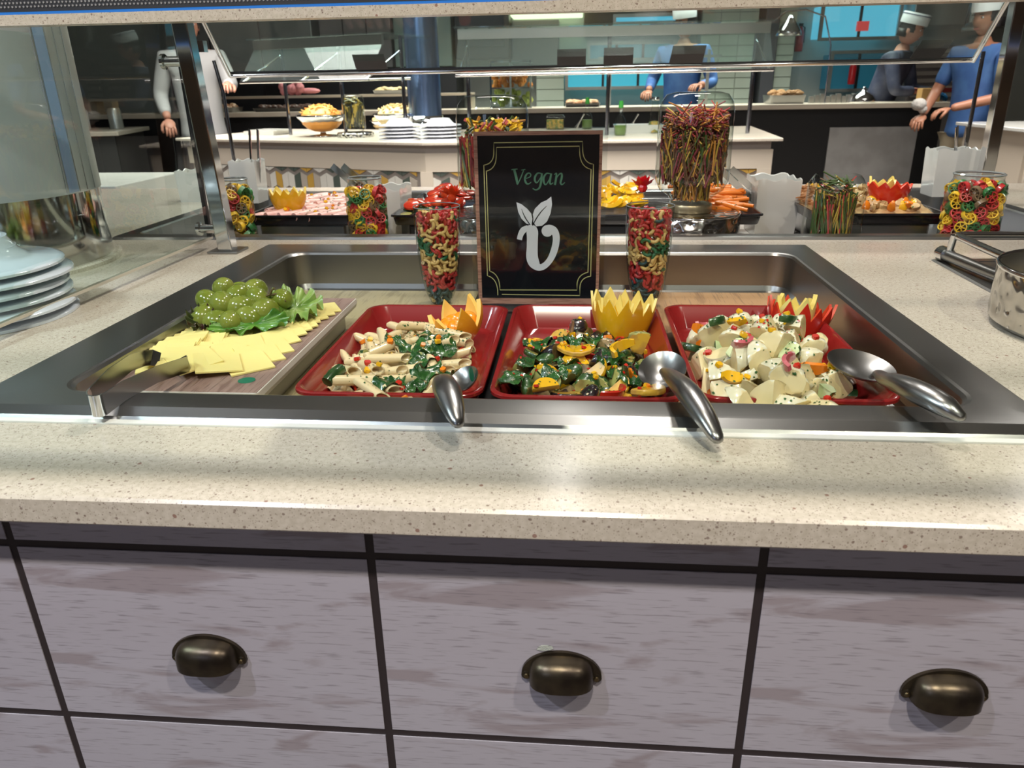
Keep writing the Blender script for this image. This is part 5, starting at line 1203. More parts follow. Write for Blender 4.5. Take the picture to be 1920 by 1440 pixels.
for (pa, pb2) in ((f2[0], f2[1]), (f2[1], f2[2])):
    v = Vector((pb2[0]-pa[0], pb2[1]-pa[1])); L = v.length; ang = math.atan2(v.y, v.x); n = int((L-.09)/w)
    for i in range(n):
        p = Vector(pa)+v.normalized()*(.03+i*w)+Vector((-v.y, v.x)).normalized()*.004
        k = i % 2; c = seq[i % 16]
        put('tile', tmesh('up' if k else 'dn', c), t, (p.x, p.y, .632), (0, 0, ang))
        put('tile', tmesh('tk' if k else 'tl', [1, 2, 0, 1][i//2 % 4]), t, (p.x, p.y, .732), (0, 0, ang))
        put('tile', tmesh('pk' if k else 'pl', [0, 3][i//4 % 2]), t, (p.x, p.y, .606), (0, 0, ang))

def simple(name, b, m, loc, label, cat, group=None, sm=40, rot=None): return put(name, b.mesh(name, m, sm), None, loc, rot, label, cat, group)
for sx, sy, lb in ((-.965, 4.16, 'left'), (-.735, 4.12, 'right')):
    for i in range(5): plate(sx, sy, .9045+i*.0175, .112, 'upside-down white plate, number %d from the bottom of the %s stack on the middle island' % (i+1, lb) if False else 'upside-down white plate, %s in the %s stack on the middle island' % (['lowest', 'second', 'middle', 'fourth', 'topmost'][i], lb), 'plates on the middle island', dome_=.46, m=pm('plate_far', (.62, .64, .70), .2, coat=.4))
def bowl_food(x, y, z, r, h, fc, label, stand=True):
    t = thing('salad_bowl', (x, y, z), label, 'bowl'); zb = .045 if stand else 0
    put('bowl', MB().lathe([(r*.35, zb), (r*.7, zb+h*.35), (r*.95, zb+h*.8), (r, zb+h), (r*.97, zb+h), (r*.66, zb+h*.38), (r*.3, zb+.006)], 32).mesh('bowl', CHROME, 'all'), t)
    if stand: put('stand', MB().lathe([(r*.55, 0), (r*.55, .004), (r*.12, .010), (r*.10, .03), (r*.40, zb+.002)], 24).mesh('stand', CHROME, 'all'), t)
    rnd = random.Random(int(x*100)); fb = MB()
    fb.ball((0, 0, zb+h*.7), r*.82, 16, 8, 0, sc=(1, 1, .62))
    for i in range(90):
        a = rnd.uniform(0, 6.3); q = rnd.uniform(0, .8)*r; zz = zb+h*.7+r*.5*sqrt(max(0, 1-(q/(r*.85))**2)); fb.cbox((0, 0, 0), (.03, .006, .006), rnd.randrange(len(fc)), Tm((q*cos(a), q*sin(a), zz), rnd.uniform(0, 6), rnd.uniform(-.5, .5), rnd.uniform(-.5, .5)))
    put('food', fb.mesh('food', fc), t, kind='stuff')
bowl_food(-1.52, 4.55, .904, .150, .075, [pm('grated_carrot', (.72, .30, .06), .5), pm('grated_cheese', (.80, .52, .16), .5)], 'chrome bowl of orange grated salad on the middle island')
bowl_food(-1.12, 4.75, .904, .140, .07, [pm('pale_noodles', (.72, .55, .28), .5), pm('pale_noodles_dark', (.58, .40, .16), .5)], 'chrome bowl of pale noodle salad behind the plates')
bowl_food(-1.32, 5.25, .904, .10, .055, [MATS['pale_noodles']], 'chrome bowl heaped with pale rice, rear of the middle island', False)
t = thing('glass_jar', (-1.285, 4.42, .904), 'glass jar of black and olive pasta on a round hammered stand', 'jar')
put('stand', MB().lathe([(.105, 0), (.105, .022), (.10, .026), (.001, .026)], 40).mesh('stand', HAMM, 40), t)
put('glass', MB().lathe([(.040, .027), (.045, .03), (.062, .05), (.062, .20), (.055, .222), (.03, .23), (.001, .229)], 32, False, False).mesh('glass', JAR, 'all'), t)
noodles('dark_pasta', -1.285, 4.42, .95, 1.095, .052, 170, .12, [pm('pasta_black', (.03, .03, .02), .5), pm('pasta_olive', (.12, .10, .02), .5), NY], 'black and olive pasta inside the far jar', .3, 40, .004)
def bottle(x, y, label, s=1.0):
    t = thing('oil_bottle', (x, y, .904), label, 'bottle', 'green topped oil bottles')
    put('glass', MB().lathe([(.030*s, 0), (.034*s, .004), (.036*s, .05*s), (.026*s, .085*s), (.012*s, .11*s), (.011*s, .15*s)], 24).mesh('glass', JAR, 'all'), t)
    put('oil', MB().lathe([(.028*s, .003), (.032*s, .02), (.032*s, .055*s), (.001, .056*s)], 20).mesh('oil', pm('herb_oil', (.10, .16, .04), .3), True), t)
    put('cap', MB().lathe([(.013*s, .148*s), (.014*s, .150*s), (.011*s, .185*s)], 16).mesh('cap', pm('green_cap', (.04, .30, .04), .4), 40), t)
bottle(.050, 4.95, 'small glass oil bottle with green cap, left one on the middle island'); bottle(.222, 4.26, 'glass oil bottle with green cap, nearer one just right of the sign', .95)
t = thing('glass_cruet', (.42, 4.45, .904), 'conical glass cruet of mixed pasta left of the tall noodle jar', 'jar')
put('glass', MB().lathe([(.042, 0), (.044, .004), (.018, .14), (.017, .17)], 24, True, False).mesh('glass', JAR, 'all'), t)
put('stopper', MB().lathe([(.017, .17), (.024, .176), (.02, .19)], 16).mesh('stopper', CHROME, 40), t)
put('filling', MB().lathe([(.038, .004), (.028, .06), (.001, .065)], 16).mesh('filling', pm('mixed_pasta', (.40, .24, .04), .5, var=(60, (.10, .14, .03), (1, 1, 1), .4, .6)), True), t)
t = thing('glass_jar', (-.15, 4.95, .904), 'small square glass jar of mixed pasta behind the sign', 'jar')
put('glass', MB().rr([(-.055, .055, -.05, .05, .012, 0), (-.06, .06, -.055, .055, .014, .01), (-.06, .06, -.055, .055, .014, .07), (-.05, .05, -.045, .045, .014, .085)], 4, c0=True).mesh('glass', JAR, 'all'), t)
put('filling', MB().rr([(-.052, .052, -.047, .047, .01, .004), (-.052, .052, -.047, .047, .01, .058)], 3, c0=True).mesh('filling', MATS['mixed_pasta']), t)
simple('white_pan', MB().rr([(-.13, .13, -.08, .08, .02, 0), (-.14, .14, -.09, .09, .025, .045), (-.125, .125, -.075, .075, .02, .045), (-.12, .12, -.07, .07, .02, .01)], 4, c0=True), WHITE, (.335, 4.5, .904), 'white rectangular pan right of the green-capped bottle', 'pan')
simple('napkin_stack', MB().cbox((0, 0, .012), (.22, .16, .024)).cbox((.03, .01, .028), (.2, .15, .008)), WHITE, (-1.95, 4.75, .904), 'white stacked napkins at the left of the middle island', 'napkins', rot=(0, 0, -.3))
simple('black_tray', MB().cbox((0, 0, .005), (.60, .30, .010)), BLACK, (-1.45, 4.72, .9037+.0), 'flat black serving mat under the chrome bowls', 'tray', rot=(0, 0, -.35)) if False else None
for x, y, lb in ((-.02, 4.9, 'left'), (.30, 4.75, 'middle'), (.72, 4.6, 'right')):
    simple('spoon_rest', MB().tube([(0, 0, 0), (.03, 0, .05), (.05, 0, .085)], [.012, .004, .006], 8), CHROME, (x, y, .91), 'steel spoon leaning in a dish on the middle island, %s one' % lb, 'spoon')
t = thing('mirror_column', (-.93, 4.72, .904), 'round steel column with reflected blue in its colour rising from the middle island', 'column')
put('shaft', MB().lathe([(.100, .10), (.100, 1.80)], 40, False, False).mesh('shaft', pm('blue_reflection_steel', (.16, .24, .42), .25, .9), 'all'), t)  # blue light reflected in the steel is mixed into its base colour
put('foot', MB().lathe([(.108, 0), (.108, .10), (.101, .10)], 40).mesh('foot', CHROME, 'all'), t)
def guardB(p0, p1, label, zf=1.385):
    P0, P1 = Vector((*p0, 0)), Vector((*p1, 0)); L = (P1-P0).length; a = math.atan2(P1.y-P0.y, P1.x-P0.x)
    t = thing('sneeze_guard', (P0.x, P0.y, .904), label, 'sneeze guard', 'guards on the middle island', (0, 0, a)); z = zf-.904
    put('fascia', MB().box(0, L, 0, .02, z, z+.048).mesh('fascia', pm('fascia_steel', (.40, .38, .36), .3, .9)), t)
    put('top_glass', MB().box(-.02, L+.02, -.03, .45, z+.050, z+.058).mesh('pane', PANEH), t)
    put('front_pane', MB().add([(0, 0, z), (L, 0, z), (L, -.14, z-.165), (0, -.14, z-.165), (0, .006, z), (L, .006, z), (L, -.134, z-.165), (0, -.134, z-.165)], [(0, 1, 2, 3), (7, 6, 5, 4), (0, 4, 5, 1), (2, 6, 7, 3)]).mesh('pane', PANEH), t)
    for yy, zz in ((-.137, z-.170), (.25, z-.165)): put('rail', MB().tube([(0, yy, zz), (L, yy, zz)], .007, 10).mesh('rail', CHROME, True), t)
    for x in (.02, L*.5, L-.02):
        put('post', MB().tube([(x, .2, 0), (x, .2, z+.05)], .011, 10).mesh('post', DCHROME, True), t)
        put('arm', MB().tube([(x, .2, z-.02), (x, -.137, z-.170)], .005, 8).mesh('arm', CHROME, True), t)
guardB((-.62, 4.10), (.93, 4.12), 'steel-topped glass guard over the right half of the middle island')
guardB((-1.86, 4.50), (-1.03, 4.17), 'steel-topped glass guard over the angled left half of the middle island', 1.375)

# ================================================================== FAR COUNTER (station C) AND KITCHEN
t = thing('service_counter', (0, 6.4, 0), 'long black service counter with pale top at the rear', 'counter')
bev(put('worktop', MB().box(-4.6, 2.86, -.04, .42, .955, .992).mesh('top', pm('far_top', (.58, .50, .40), .35)), t), .004)
put('body', MB().box(-4.55, 2.82, 0, .36, 0, .955).mesh('body', BLK2), t)
put('grey_panel', MB().box(1.98, 2.65, -.012, .0, .24, .815).mesh('panel', pm('grey_panel', (.30, .29, .28), .6, var=(5, (.24, .23, .22), (1, 1, 1), .4, .6))), t)
put('rear_shelf', MB().box(-4.3, -.9, .22, .42, 1.095, 1.115).box(-4.3, -4.28, .22, .42, .992, 1.1).box(-.92, -.9, .22, .42, .992, 1.1).mesh('shelf', pm('far_top', (.58, .50, .40), .35)), t)
def fpan(x0, x1, y0, y1, z, h, m, fm, label, seed=0, cat='food pan', group=None):
    t = thing('food_pan', ((x0+x1)/2, (y0+y1)/2, z), label, cat, group); W_, D_ = (x1-x0)/2, (y1-y0)/2
    put('pan', MB().rr([(-W_*.92, W_*.92, -D_*.92, D_*.92, .02, 0), (-W_, W_, -D_, D_, .02, h), (-W_*.94, W_*.94, -D_*.94, D_*.94, .02, h), (-W_*.88, W_*.88, -D_*.88, D_*.88, .02, .008)], 4, c0=True).mesh('pan', m, 40), t)
    b = MB(); rnd = random.Random(seed)
    for i in range(60): b.ball((rnd.uniform(-W_*.8, W_*.8), rnd.uniform(-D_*.8, D_*.8), h*rnd.uniform(.6, 1.4)), rnd.uniform(.015, .03), 6, 4, sc=(1.3, 1, .7))
    put('food', b.mesh('food', fm, True), t, kind='stuff')
fpan(-.12, .17, 6.45, 6.75, .992, .03, BTRAY, pm('roast_orange', (.55, .22, .08), .5, var=(14, (.72, .48, .30), (1, 1, 1), .4, .6)), 'shallow black pan of orange roast pieces on the rear counter', 1)
fpan(1.52, 1.80, 6.5, 6.8, .992, .065, STEEL, pm('bread_brown', (.40, .22, .09), .5), 'steel dish heaped with brown bread rolls on the rear counter', 2)
fpan(-3.3, -2.9, 6.45, 6.65, .992, .04, STEEL, MATS['roast_orange'], 'low steel pan of food at the far left of the rear counter', 3)
fpan(-2.75, -2.2, 6.45, 6.65, .992, .03, BTRAY, pm('dark_food', (.12, .07, .05), .5), 'black pan of dark food on the left of the rear counter', 4)
fpan(-1.75, -1.4, 6.63, 6.8, 1.115, .03, STEEL, MATS['pale_noodles'], 'pan heaped with pale rice on the raised shelf', 5)
b = MB(); rnd = random.Random(9)
for i in range(14): b.ball((rnd.uniform(-.16, .05), rnd.uniform(-.04, .04), rnd.uniform(.0, .07)), .035, 8, 6)
b.ball((.09, 0, .01), .05, 8, 6, sc=(2, .8, .5)); simple('pink_napkin', b, pm('pink_cloth', (.70, .26, .27), .7), (-2.42, 6.72, 1.14), 'crumpled pink cloth on the raised shelf at the left', 'cloth', sm=True)
b = MB()
for i in range(9): b.box(i*.042, i*.042+.034, 0, .04, 0, .05+.02*((i*7) % 3)/2)
simple('jar_row', b, pm('steel_tins', (.45, .44, .42), .3, .8), (1.86, 6.62, .992), 'row of short steel tins on the rear counter', 'tins')
simple('cloche', MB().lathe([(.10, 0), (.10, .01), (.085, .05), (.03, .085), (.012, .10), (.014, .115), (.001, .118)], 24), CHROME, (2.27, 6.6, .992), 'round steel cloche on the rear counter', 'cloche', sm='all')
bev(simple('wood_block', MB().cbox((0, 0, .05), (.14, .10, .10)), pm('honey_wood', (.58, .34, .12), .5), (2.72, 6.48, .992), 'honey-coloured wooden block at the right end of the rear counter', 'block', sm=False), .004)
# glass food cabinet
t = thing('food_cabinet', (-.56, 6.62, .992), 'glass food cabinet with orange snacks above and green below', 'cabinet')
put('frame', MB().box(-.17, -.155, -.15, -.135, 0, .36).box(.155, .17, -.15, -.135, 0, .36).box(-.008, .008, -.15, -.135, 0, .36).box(-.17, .17, -.15, .15, .345, .36).box(-.17, .17, -.15, .15, .0, .012).box(-.17, .17, -.14, .15, .15, .158).mesh('frame', CHROME), t)
put('pane', MB().box(-.17, .17, -.152, -.150, 0, .36).mesh('pane', PANE), t)
for z, m, nm in ((.165, pm('snack_orange', (.75, .28, .05), .5), 'orange_snacks'), (.015, pm('snack_green', (.40, .46, .10), .5), 'green_snacks')):
    b = MB()
    for i in range(50): b.ball((R(-.15, .15), R(-.1, .1), z+R(0, .12)), .024, 6, 4)
    put(nm, b.mesh(nm, m, True), t, kind='stuff')
# heat lamps
def heat_lamp(x, y, z, label):
    t = thing('heat_lamp', (x, y, .992), label, 'lamp'); h = z-.992
    put('arc', MB().tube([(.28, 0, 0), (.27, 0, h*.7), (.20, 0, h+.02), (.05, 0, h+.07), (-.10, 0, h+.06), (-.2, 0, h-.02)], .006, 8).mesh('arc', DCHROME, True), t)
    put('shade', MB().lathe([(.012, 0), (.03, -.03), (.05, -.06), (.085, -.11), (.10, -.15), (.094, -.15), (.05, -.07)], 24, T=Matrix.Translation((-.06, 0, h+.04))).mesh('shade', CHROME, 'all'), t)
heat_lamp(1.68, 6.55, 1.60, 'chrome heat lamp hanging over the bread on the rear counter')
# kitchen equipment on the rear wall
def block(name, x0, x1, y0, z0, z1, m, label, cat, d=.35, extra=None, grp=None):
    t = thing(name, ((x0+x1)/2, y0, z0), label, cat, grp); W_, H_ = (x1-x0)/2, z1-z0
    bev(put('body', MB().box(-W_, W_, 0, d, 0, H_).mesh('body', m), t), .01)
    if extra == 'oven':
        put('door', MB().box(-W_*.82, W_*.82, -.02, 0, H_*.12, H_*.72).mesh('door', BLACK), t); put('handle', MB().tube([(-W_*.7, -.05, H_*.78), (W_*.7, -.05, H_*.78)], .012, 8).mesh('handle', CHROME, True), t)
    if extra == 'slats':
        for k in range(8): put('slat', MB().box(-W_*.9, W_*.9, -.03, 0, .93+.065*k, .965+.065*k).mesh('slat', CHROME), t)
    if extra == 'seams':
        for k in (-.33, .33): put('seam', MB().box(W_*k-.006, W_*k+.006, -.004, 0, .01, H_-.01).mesh('seam', GAP), t)
    return t
STF = pm('kitchen_steel', (.42, .44, .42), .35, .7); GRN = pm('kitchen_glass_green', (.36, .46, .42), .3); DKB = pm('kitchen_dark', (.03, .03, .032), .4); WAR = pm('kitchen_taupe', (.20, .17, .16), .5)
block('hood', -4.4, -2.75, 8.2, 1.34, 2.4, STF, 'grey steel extraction hood at the far left', 'hood', .4, 'seams')
block('wall_cabinet', -2.7, -1.95, 8.3, 1.36, 2.4, pm('kitchen_mauve', (.32, .28, .29), .5), 'mauve-grey wall cabinet above the left guard', 'cabinet', .3, 'seams')
block('wall_cabinet', -1.92, -1.32, 8.3, 1.36, 2.4, GRN, 'pale green glazed wall cabinet left of the blue column', 'cabinet', .3)
block('oven', -1.28, -.72, 8.25, 1.42, 2.4, DKB, 'black oven bank right of the blue column', 'oven', .35, 'oven')
block('range', -4.3, -1.25, 8.1, .0, 1.33, DKB, 'long black cooking range along the rear wall', 'range', .5, 'seams')
block('wall_cabinet', -.70, -.22, 8.35, 1.35, 1.78, WAR, 'taupe wall unit above the food cabinet', 'cabinet', .25)
block('light_box', -.70, .02, 8.2, 1.80, 1.92, pm('light_box', (.8, .85, .6), .5, emit=((.85, .95, .6), 1.1)), 'glowing pale yellow light box high on the rear wall', 'light')
block('wall_cabinet', .03, 1.15, 8.35, 1.62, 2.4, pm('kitchen_brown', (.17, .12, .08), .5), 'dark wood-brown bulkhead over the teal window', 'cabinet', .25)
TEAL = pm('teal_window', (.05, .35, .45), .3, emit=((.05, .38, .50), .5)); AQUA = pm('aqua_window', (.1, .5, .7), .3, emit=((.12, .50, .70), .55))
def lit_window(x0, x1, z0, z1, y, m, label, mull=2):
    t = thing('serving_window', ((x0+x1)/2, y, z0), label, 'window', None); W_, H_ = (x1-x0)/2, z1-z0
    put('pane', MB().box(-W_, W_, 0, 8.6-y, 0, H_).mesh('pane', m), t)
    b = MB().box(-W_-.03, W_+.03, -.03, 0, -.03, 0).box(-W_-.03, W_+.03, -.03, 0, H_, H_+.03).box(-W_-.03, -W_, -.03, 0, 0, H_).box(W_, W_+.03, -.03, 0, 0, H_); put('frame', b.mesh('frame', STF), t)
    for k in range(1, mull+1): put('mullion', MB().box(-W_+2*W_*k/(mull+1)-.012, -W_+2*W_*k/(mull+1)+.012, -.02, 0, 0, H_).mesh('mullion', DKB), t)
lit_window(-.12, .95, 1.14, 1.34, 8.3, TEAL, 'long teal-lit serving window above the roast pan')
lit_window(.10, .90, 1.405, 1.53, 8.32, pm('shade_window', (.10, .22, .26), .3, emit=((.03, .10, .13), .8)), 'dim blue-green upper window over the teal one')
lit_window(.35, 1.0, 1.735, 1.775, 8.28, AQUA, 'thin bright aqua light slot left of the chef in the middle', 0)
lit_window(2.35, 3.05, 1.55, 1.84, 8.25, AQUA, 'bright aqua window behind the right guard', 1)
lit_window(2.50, 3.0, 1.08, 1.40, 8.27, pm('deep_teal', (.02, .12, .18), .4, emit=((.01, .07, .10), .4)), 'deep teal doorway window below the aqua window', 1)
simple('exit_sign', MB().box(0, .11, 0, .03, 0, .085), pm('exit_red', (.6, .05, .05), .4, emit=((.6, .06, .06), .5)), (2.665, 8.2, 1.60), 'small red lit sign in front of the aqua window', 'sign', sm=False)
def ext(x, y, z, s, label):
    t = thing('fire_extinguisher', (x, y, z), label, 'extinguisher')
    put('body', MB().lathe([(.045*s, 0), (.05*s, .02), (.05*s, .22*s), (.03*s, .27*s), (.015*s, .29*s)], 20).mesh('body', pm('extinguisher_red', (.55, .02, .025), .3, coat=.4), True), t)
    put('valve', MB().cbox((0, 0, .31*s), (.05*s, .02, .035*s)).tube([(0, 0, .3*s), (.05*s, 0, .28*s), (.055*s, 0, .1*s)], .006, 6).mesh('valve', BLACK), t)
ext(2.23, 8.56, 1.44, .8, 'red fire extinguisher on the tiled rear wall'); ext(2.68, 8.19, 1.12, .7, 'red bottle-shaped extinguisher in the teal doorway')
block('worktop_run', -1.2, 3.1, 8.1, 0, .899, STF, 'low steel worktop run under the windows of the rear wall', 'counter', .5)
block('column_cover', 1.80, 1.93, 8.2, .9, 2.6, pm('dark_pilaster', (.10, .10, .11), .4), 'dark narrow pilaster between the pale tiled piers', 'column', .4)
block('rack', 3.15, 3.62, 8.0, 0, 1.45, WAR, 'shelf rack with bright steel slats behind the kneading chef', 'rack', .4, 'slats')
block('rack', 3.68, 3.85, 8.0, 0, 1.45, WAR, 'narrow slatted rack beside the blue-clad chef', 'rack', .4, 'slats')
block('hood', 3.10, 5.0, 8.0, 1.62, 2.5, STF, 'pale steel hood high at the right of the kitchen', 'hood', .6)
t = thing('duct', (3.55, 7.7, 1.55), 'vertical round steel duct at the right of the kitchen', 'duct'); put('pipe', MB().lathe([(.11, 0), (.11, 1.17)], 28).mesh('pipe', CHROME, 'all'), t); put('collar', MB().lathe([(.12, 0), (.125, .02), (.12, .04)], 28).mesh('collar', STF, 'all'), t)
for x, lb in ((.25, 'left'), (1.05, 'right')):
    t = thing('steel_rack', (x, 6.74, .992), 'open steel rack post beside the service window, %s one' % lb, 'rack'); put('post', MB().box(-.012, .012, -.012, .012, 0, .42).box(-.1, .1, -.01, .01, .36, .38).mesh('post', STF), t)

# side counters seen through the left glass and at the right edge
t = thing('side_counter', (-3.9, 5.2, 0), 'black side counter with pale top seen through the left glass', 'counter', None, (0, 0, .25))
bev(put('worktop', MB().box(-1.2, .62, 0, .8, .875, .905).mesh('top', Q), t), .004); put('body', MB().box(-1.15, .58, .04, .75, 0, .875).mesh('body', pm('side_body', (.05, .048, .046), .5)), t)
for i, (x, c) in enumerate(((-.75, 'red'), (-.6, 'green'), (-.35, 'white'), (-.1, 'grey'), (.15, 'white'), (.38, 'grey'))):
    m = {'red': RPEP, 'green': LETT, 'white': WHITE, 'grey': STF}[c]
    simple('canister', MB().lathe([(.045, 0), (.05, .005), (.05, .13), (.04, .15), (.02, .155)], 16), m, (-3.9+x, 5.62+.25*x, .905), '%s canister on the left side counter, %s from the left' % (c, ['first', 'second', 'third', 'fourth', 'fifth', 'last'][i]), 'canister', 'canisters on the side counter')
bev(simple('low_cabinet', MB().box(-2.6, -1.62, 2.55, 3.0, .0, .86), pm('pale_ledge', (.50, .50, .46), .4), (0, 0, 0), 'pale low ledge behind the left glass', 'cabinet', sm=False), .004)
t = thing('cream_counter', (2.9, 4.4, 0), 'cream panelled counter with white top at the right edge', 'counter')
bev(put('worktop', MB().box(-.52, 1.2, 0, .8, .885, .905).mesh('top', WHITE), t), .003); put('body', MB().box(-.48, 1.15, .04, .75, 0, .885).mesh('body', CREAM), t)
put('rail_panel', MB().box(-.46, 1.1, .025, .04, .62, .80).mesh('rail', pm('cream_light', (.66, .60, .50), .5)), t)
for k in range(3): put('panel', MB().box(-.44+.5*k, -.02+.5*k, .03, .04, .12, .58).mesh('panel', MATS['cream_light']), t)

# ================================================================== PEOPLE
SK1 = pm('skin_tan', (.42, .21, .13), .5, sub=.1); SK2 = pm('skin_brown', (.30, .13, .075), .5, sub=.1); SK3 = pm('skin_rosy', (.55, .26, .18), .5, sub=.1)
HAIR = pm('hair_black', (.012, .010, .010), .5)
def skin_obj(name, chains, mat, parent, sub=2):
    """chains: list of point lists [(x,y,z,r[,r2])]; the first point of a chain may index an earlier vertex by ('v', i)"""
    vs, es, rs = [], [], []
    for ch in chains:
        prev = None
        for p in ch:
            if p[0] == 'v': prev = p[1]; continue
            vs.append(p[:3]); rs.append((p[3], p[4] if len(p) > 4 else p[3])); i = len(vs)-1
            if prev is not None: es.append((prev, i))
            prev = i
    me = bpy.data.meshes.new(name); me.from_pydata(vs, es, []); me.materials.append(mat)
    o = put(name, me, parent); m = o.modifiers.new('skin', 'SKIN'); m.use_smooth_shade = True
    if not me.skin_vertices: return o
    for i, sv in enumerate(me.skin_vertices[0].data): sv.radius = rs[i]
    me.skin_vertices[0].data[0].use_root = True
    s_ = o.modifiers.new('sub', 'SUBSURF'); s_.levels = sub; s_.render_levels = sub
    return o
def hand_mesh(mat, curl=.6):
    b = MB(); b.ball((0, 0, -.045), .04, 12, 8, sc=(1.0, .38, 1.2))
    for i, (x, L) in enumerate(((-.030, .062), (-.011, .074), (.009, .070), (.028, .055))):
        P = [(x*.9, 0, -.075)]; a = .15
        for k in range(3): a += curl*.6; P.append((x*(1+.06*k), P[-1][1]-sin(a)*L/3, P[-1][2]-cos(a)*L/3))
        b.tube(P, [.0092, .0090, .0082, .0066], 8)
    b.tube([(-.028, 0, -.025), (-.05, -.012, -.05), (-.055, -.03, -.072), (-.048, -.045, -.085)], [.0125, .0115, .010, .0075], 8)
    return b.mesh('hand', mat, 'all')
def head(parent, c, mat, yaw, pitch, hair=True, capm=None, capstripe=True):
    b = MB(); rows = []; n, m = 24, 16
    for i in range(m+1):
        a = -pi/2+pi*i/m; z = sin(a); q = max(.02, cos(a))
        row = []
        for j in range(n):
            t_ = 2*pi*j/n; x, y = q*cos(t_)*.074, q*sin(t_)*.095
            f = max(0, -sin(t_))  # front is -y
            if z < 0: x *= 1-.30*abs(z)**1.5; y *= 1-.12*abs(z)
            if f > .85 and -.35 < z < .05: y -= .017*(1-abs(z+.18)/.25)*(f-.85)/.15 if abs(z+.18) < .25 else 0
            if f > .6 and abs(z+.55) < .15: y -= .004
            if .35 < f < .93 and abs(z-.08) < .12: y += .006
            row.append((x, y, z*.118))
        rows.append(row)
    b.rings(rows); b.ball((-.074, .005, -.01), .017, 8, 6, sc=(.4, 1, 1.6)); b.ball((.074, .005, -.01), .017, 8, 6, sc=(.4, 1, 1.6))
    h = put('head', b.mesh('head', mat, 'all'), parent, c, (pitch, 0, yaw))
    e = MB()
    for s_ in (-1, 1): e.ball((s_*.030, -.079, .010), .009, 8, 6, 0, sc=(1.3, .6, .7)); e.ball((s_*.030, -.084, .010), .0045, 8, 6, 1); e.cbox((s_*.030, -.087, .030), (.030, .006, .006), 1)
    e.cbox((0, -.086, -.058), (.038, .006, .008), 2)
    put('face', e.mesh('face', [pm('eye_white', (.7, .7, .7), .3), HAIR, pm('lips', (.35, .10, .08), .5)]), h)
    hb = MB(); rr_ = []
    for i in range(8):
        a = -.15+(pi/2+.15)*i/7; q = max(.01, cos(a)); rr_.append([(q*.079*cos(2*pi*j/20), q*.101*sin(2*pi*j/20)+.004, sin(a)*.124) if sin(2*pi*j/20) > -.55 or i > 3 else (q*.07*cos(2*pi*j/20), q*.088*sin(2*pi*j/20), sin(a)*.11) for j in range(20)])
    hb.rings(rr_, True, False, True); hb.box(-.078, .078, .01, .085, -.06, .0); put('hair', hb.mesh('hair', HAIR, 'all'), h)
    if capm:
        cb = MB(); cb.rings([[(k*.086*cos(2*pi*j/28), k*.110*sin(2*pi*j/28), z+.012*abs(cos(2*pi*j/28))*0) for j in range(28)] for k, z in ((1, .045), (1.02, .06), (1.03, .125), (.98, .132), (.75, .128), (.01, .122))], True, False, True)
        put('cap', cb.mesh('cap', capm, 60), h)
        put('cap_stripe', MB().rings([[(k*.0872*cos(2*pi*j/28), k*.1115*sin(2*pi*j/28), z) for j in range(28)] for k, z in ((1.035, .112), (1.035, .118))], True, False, False).mesh('stripe', pm('navy_piping', (.02, .03, .12), .5)), h)
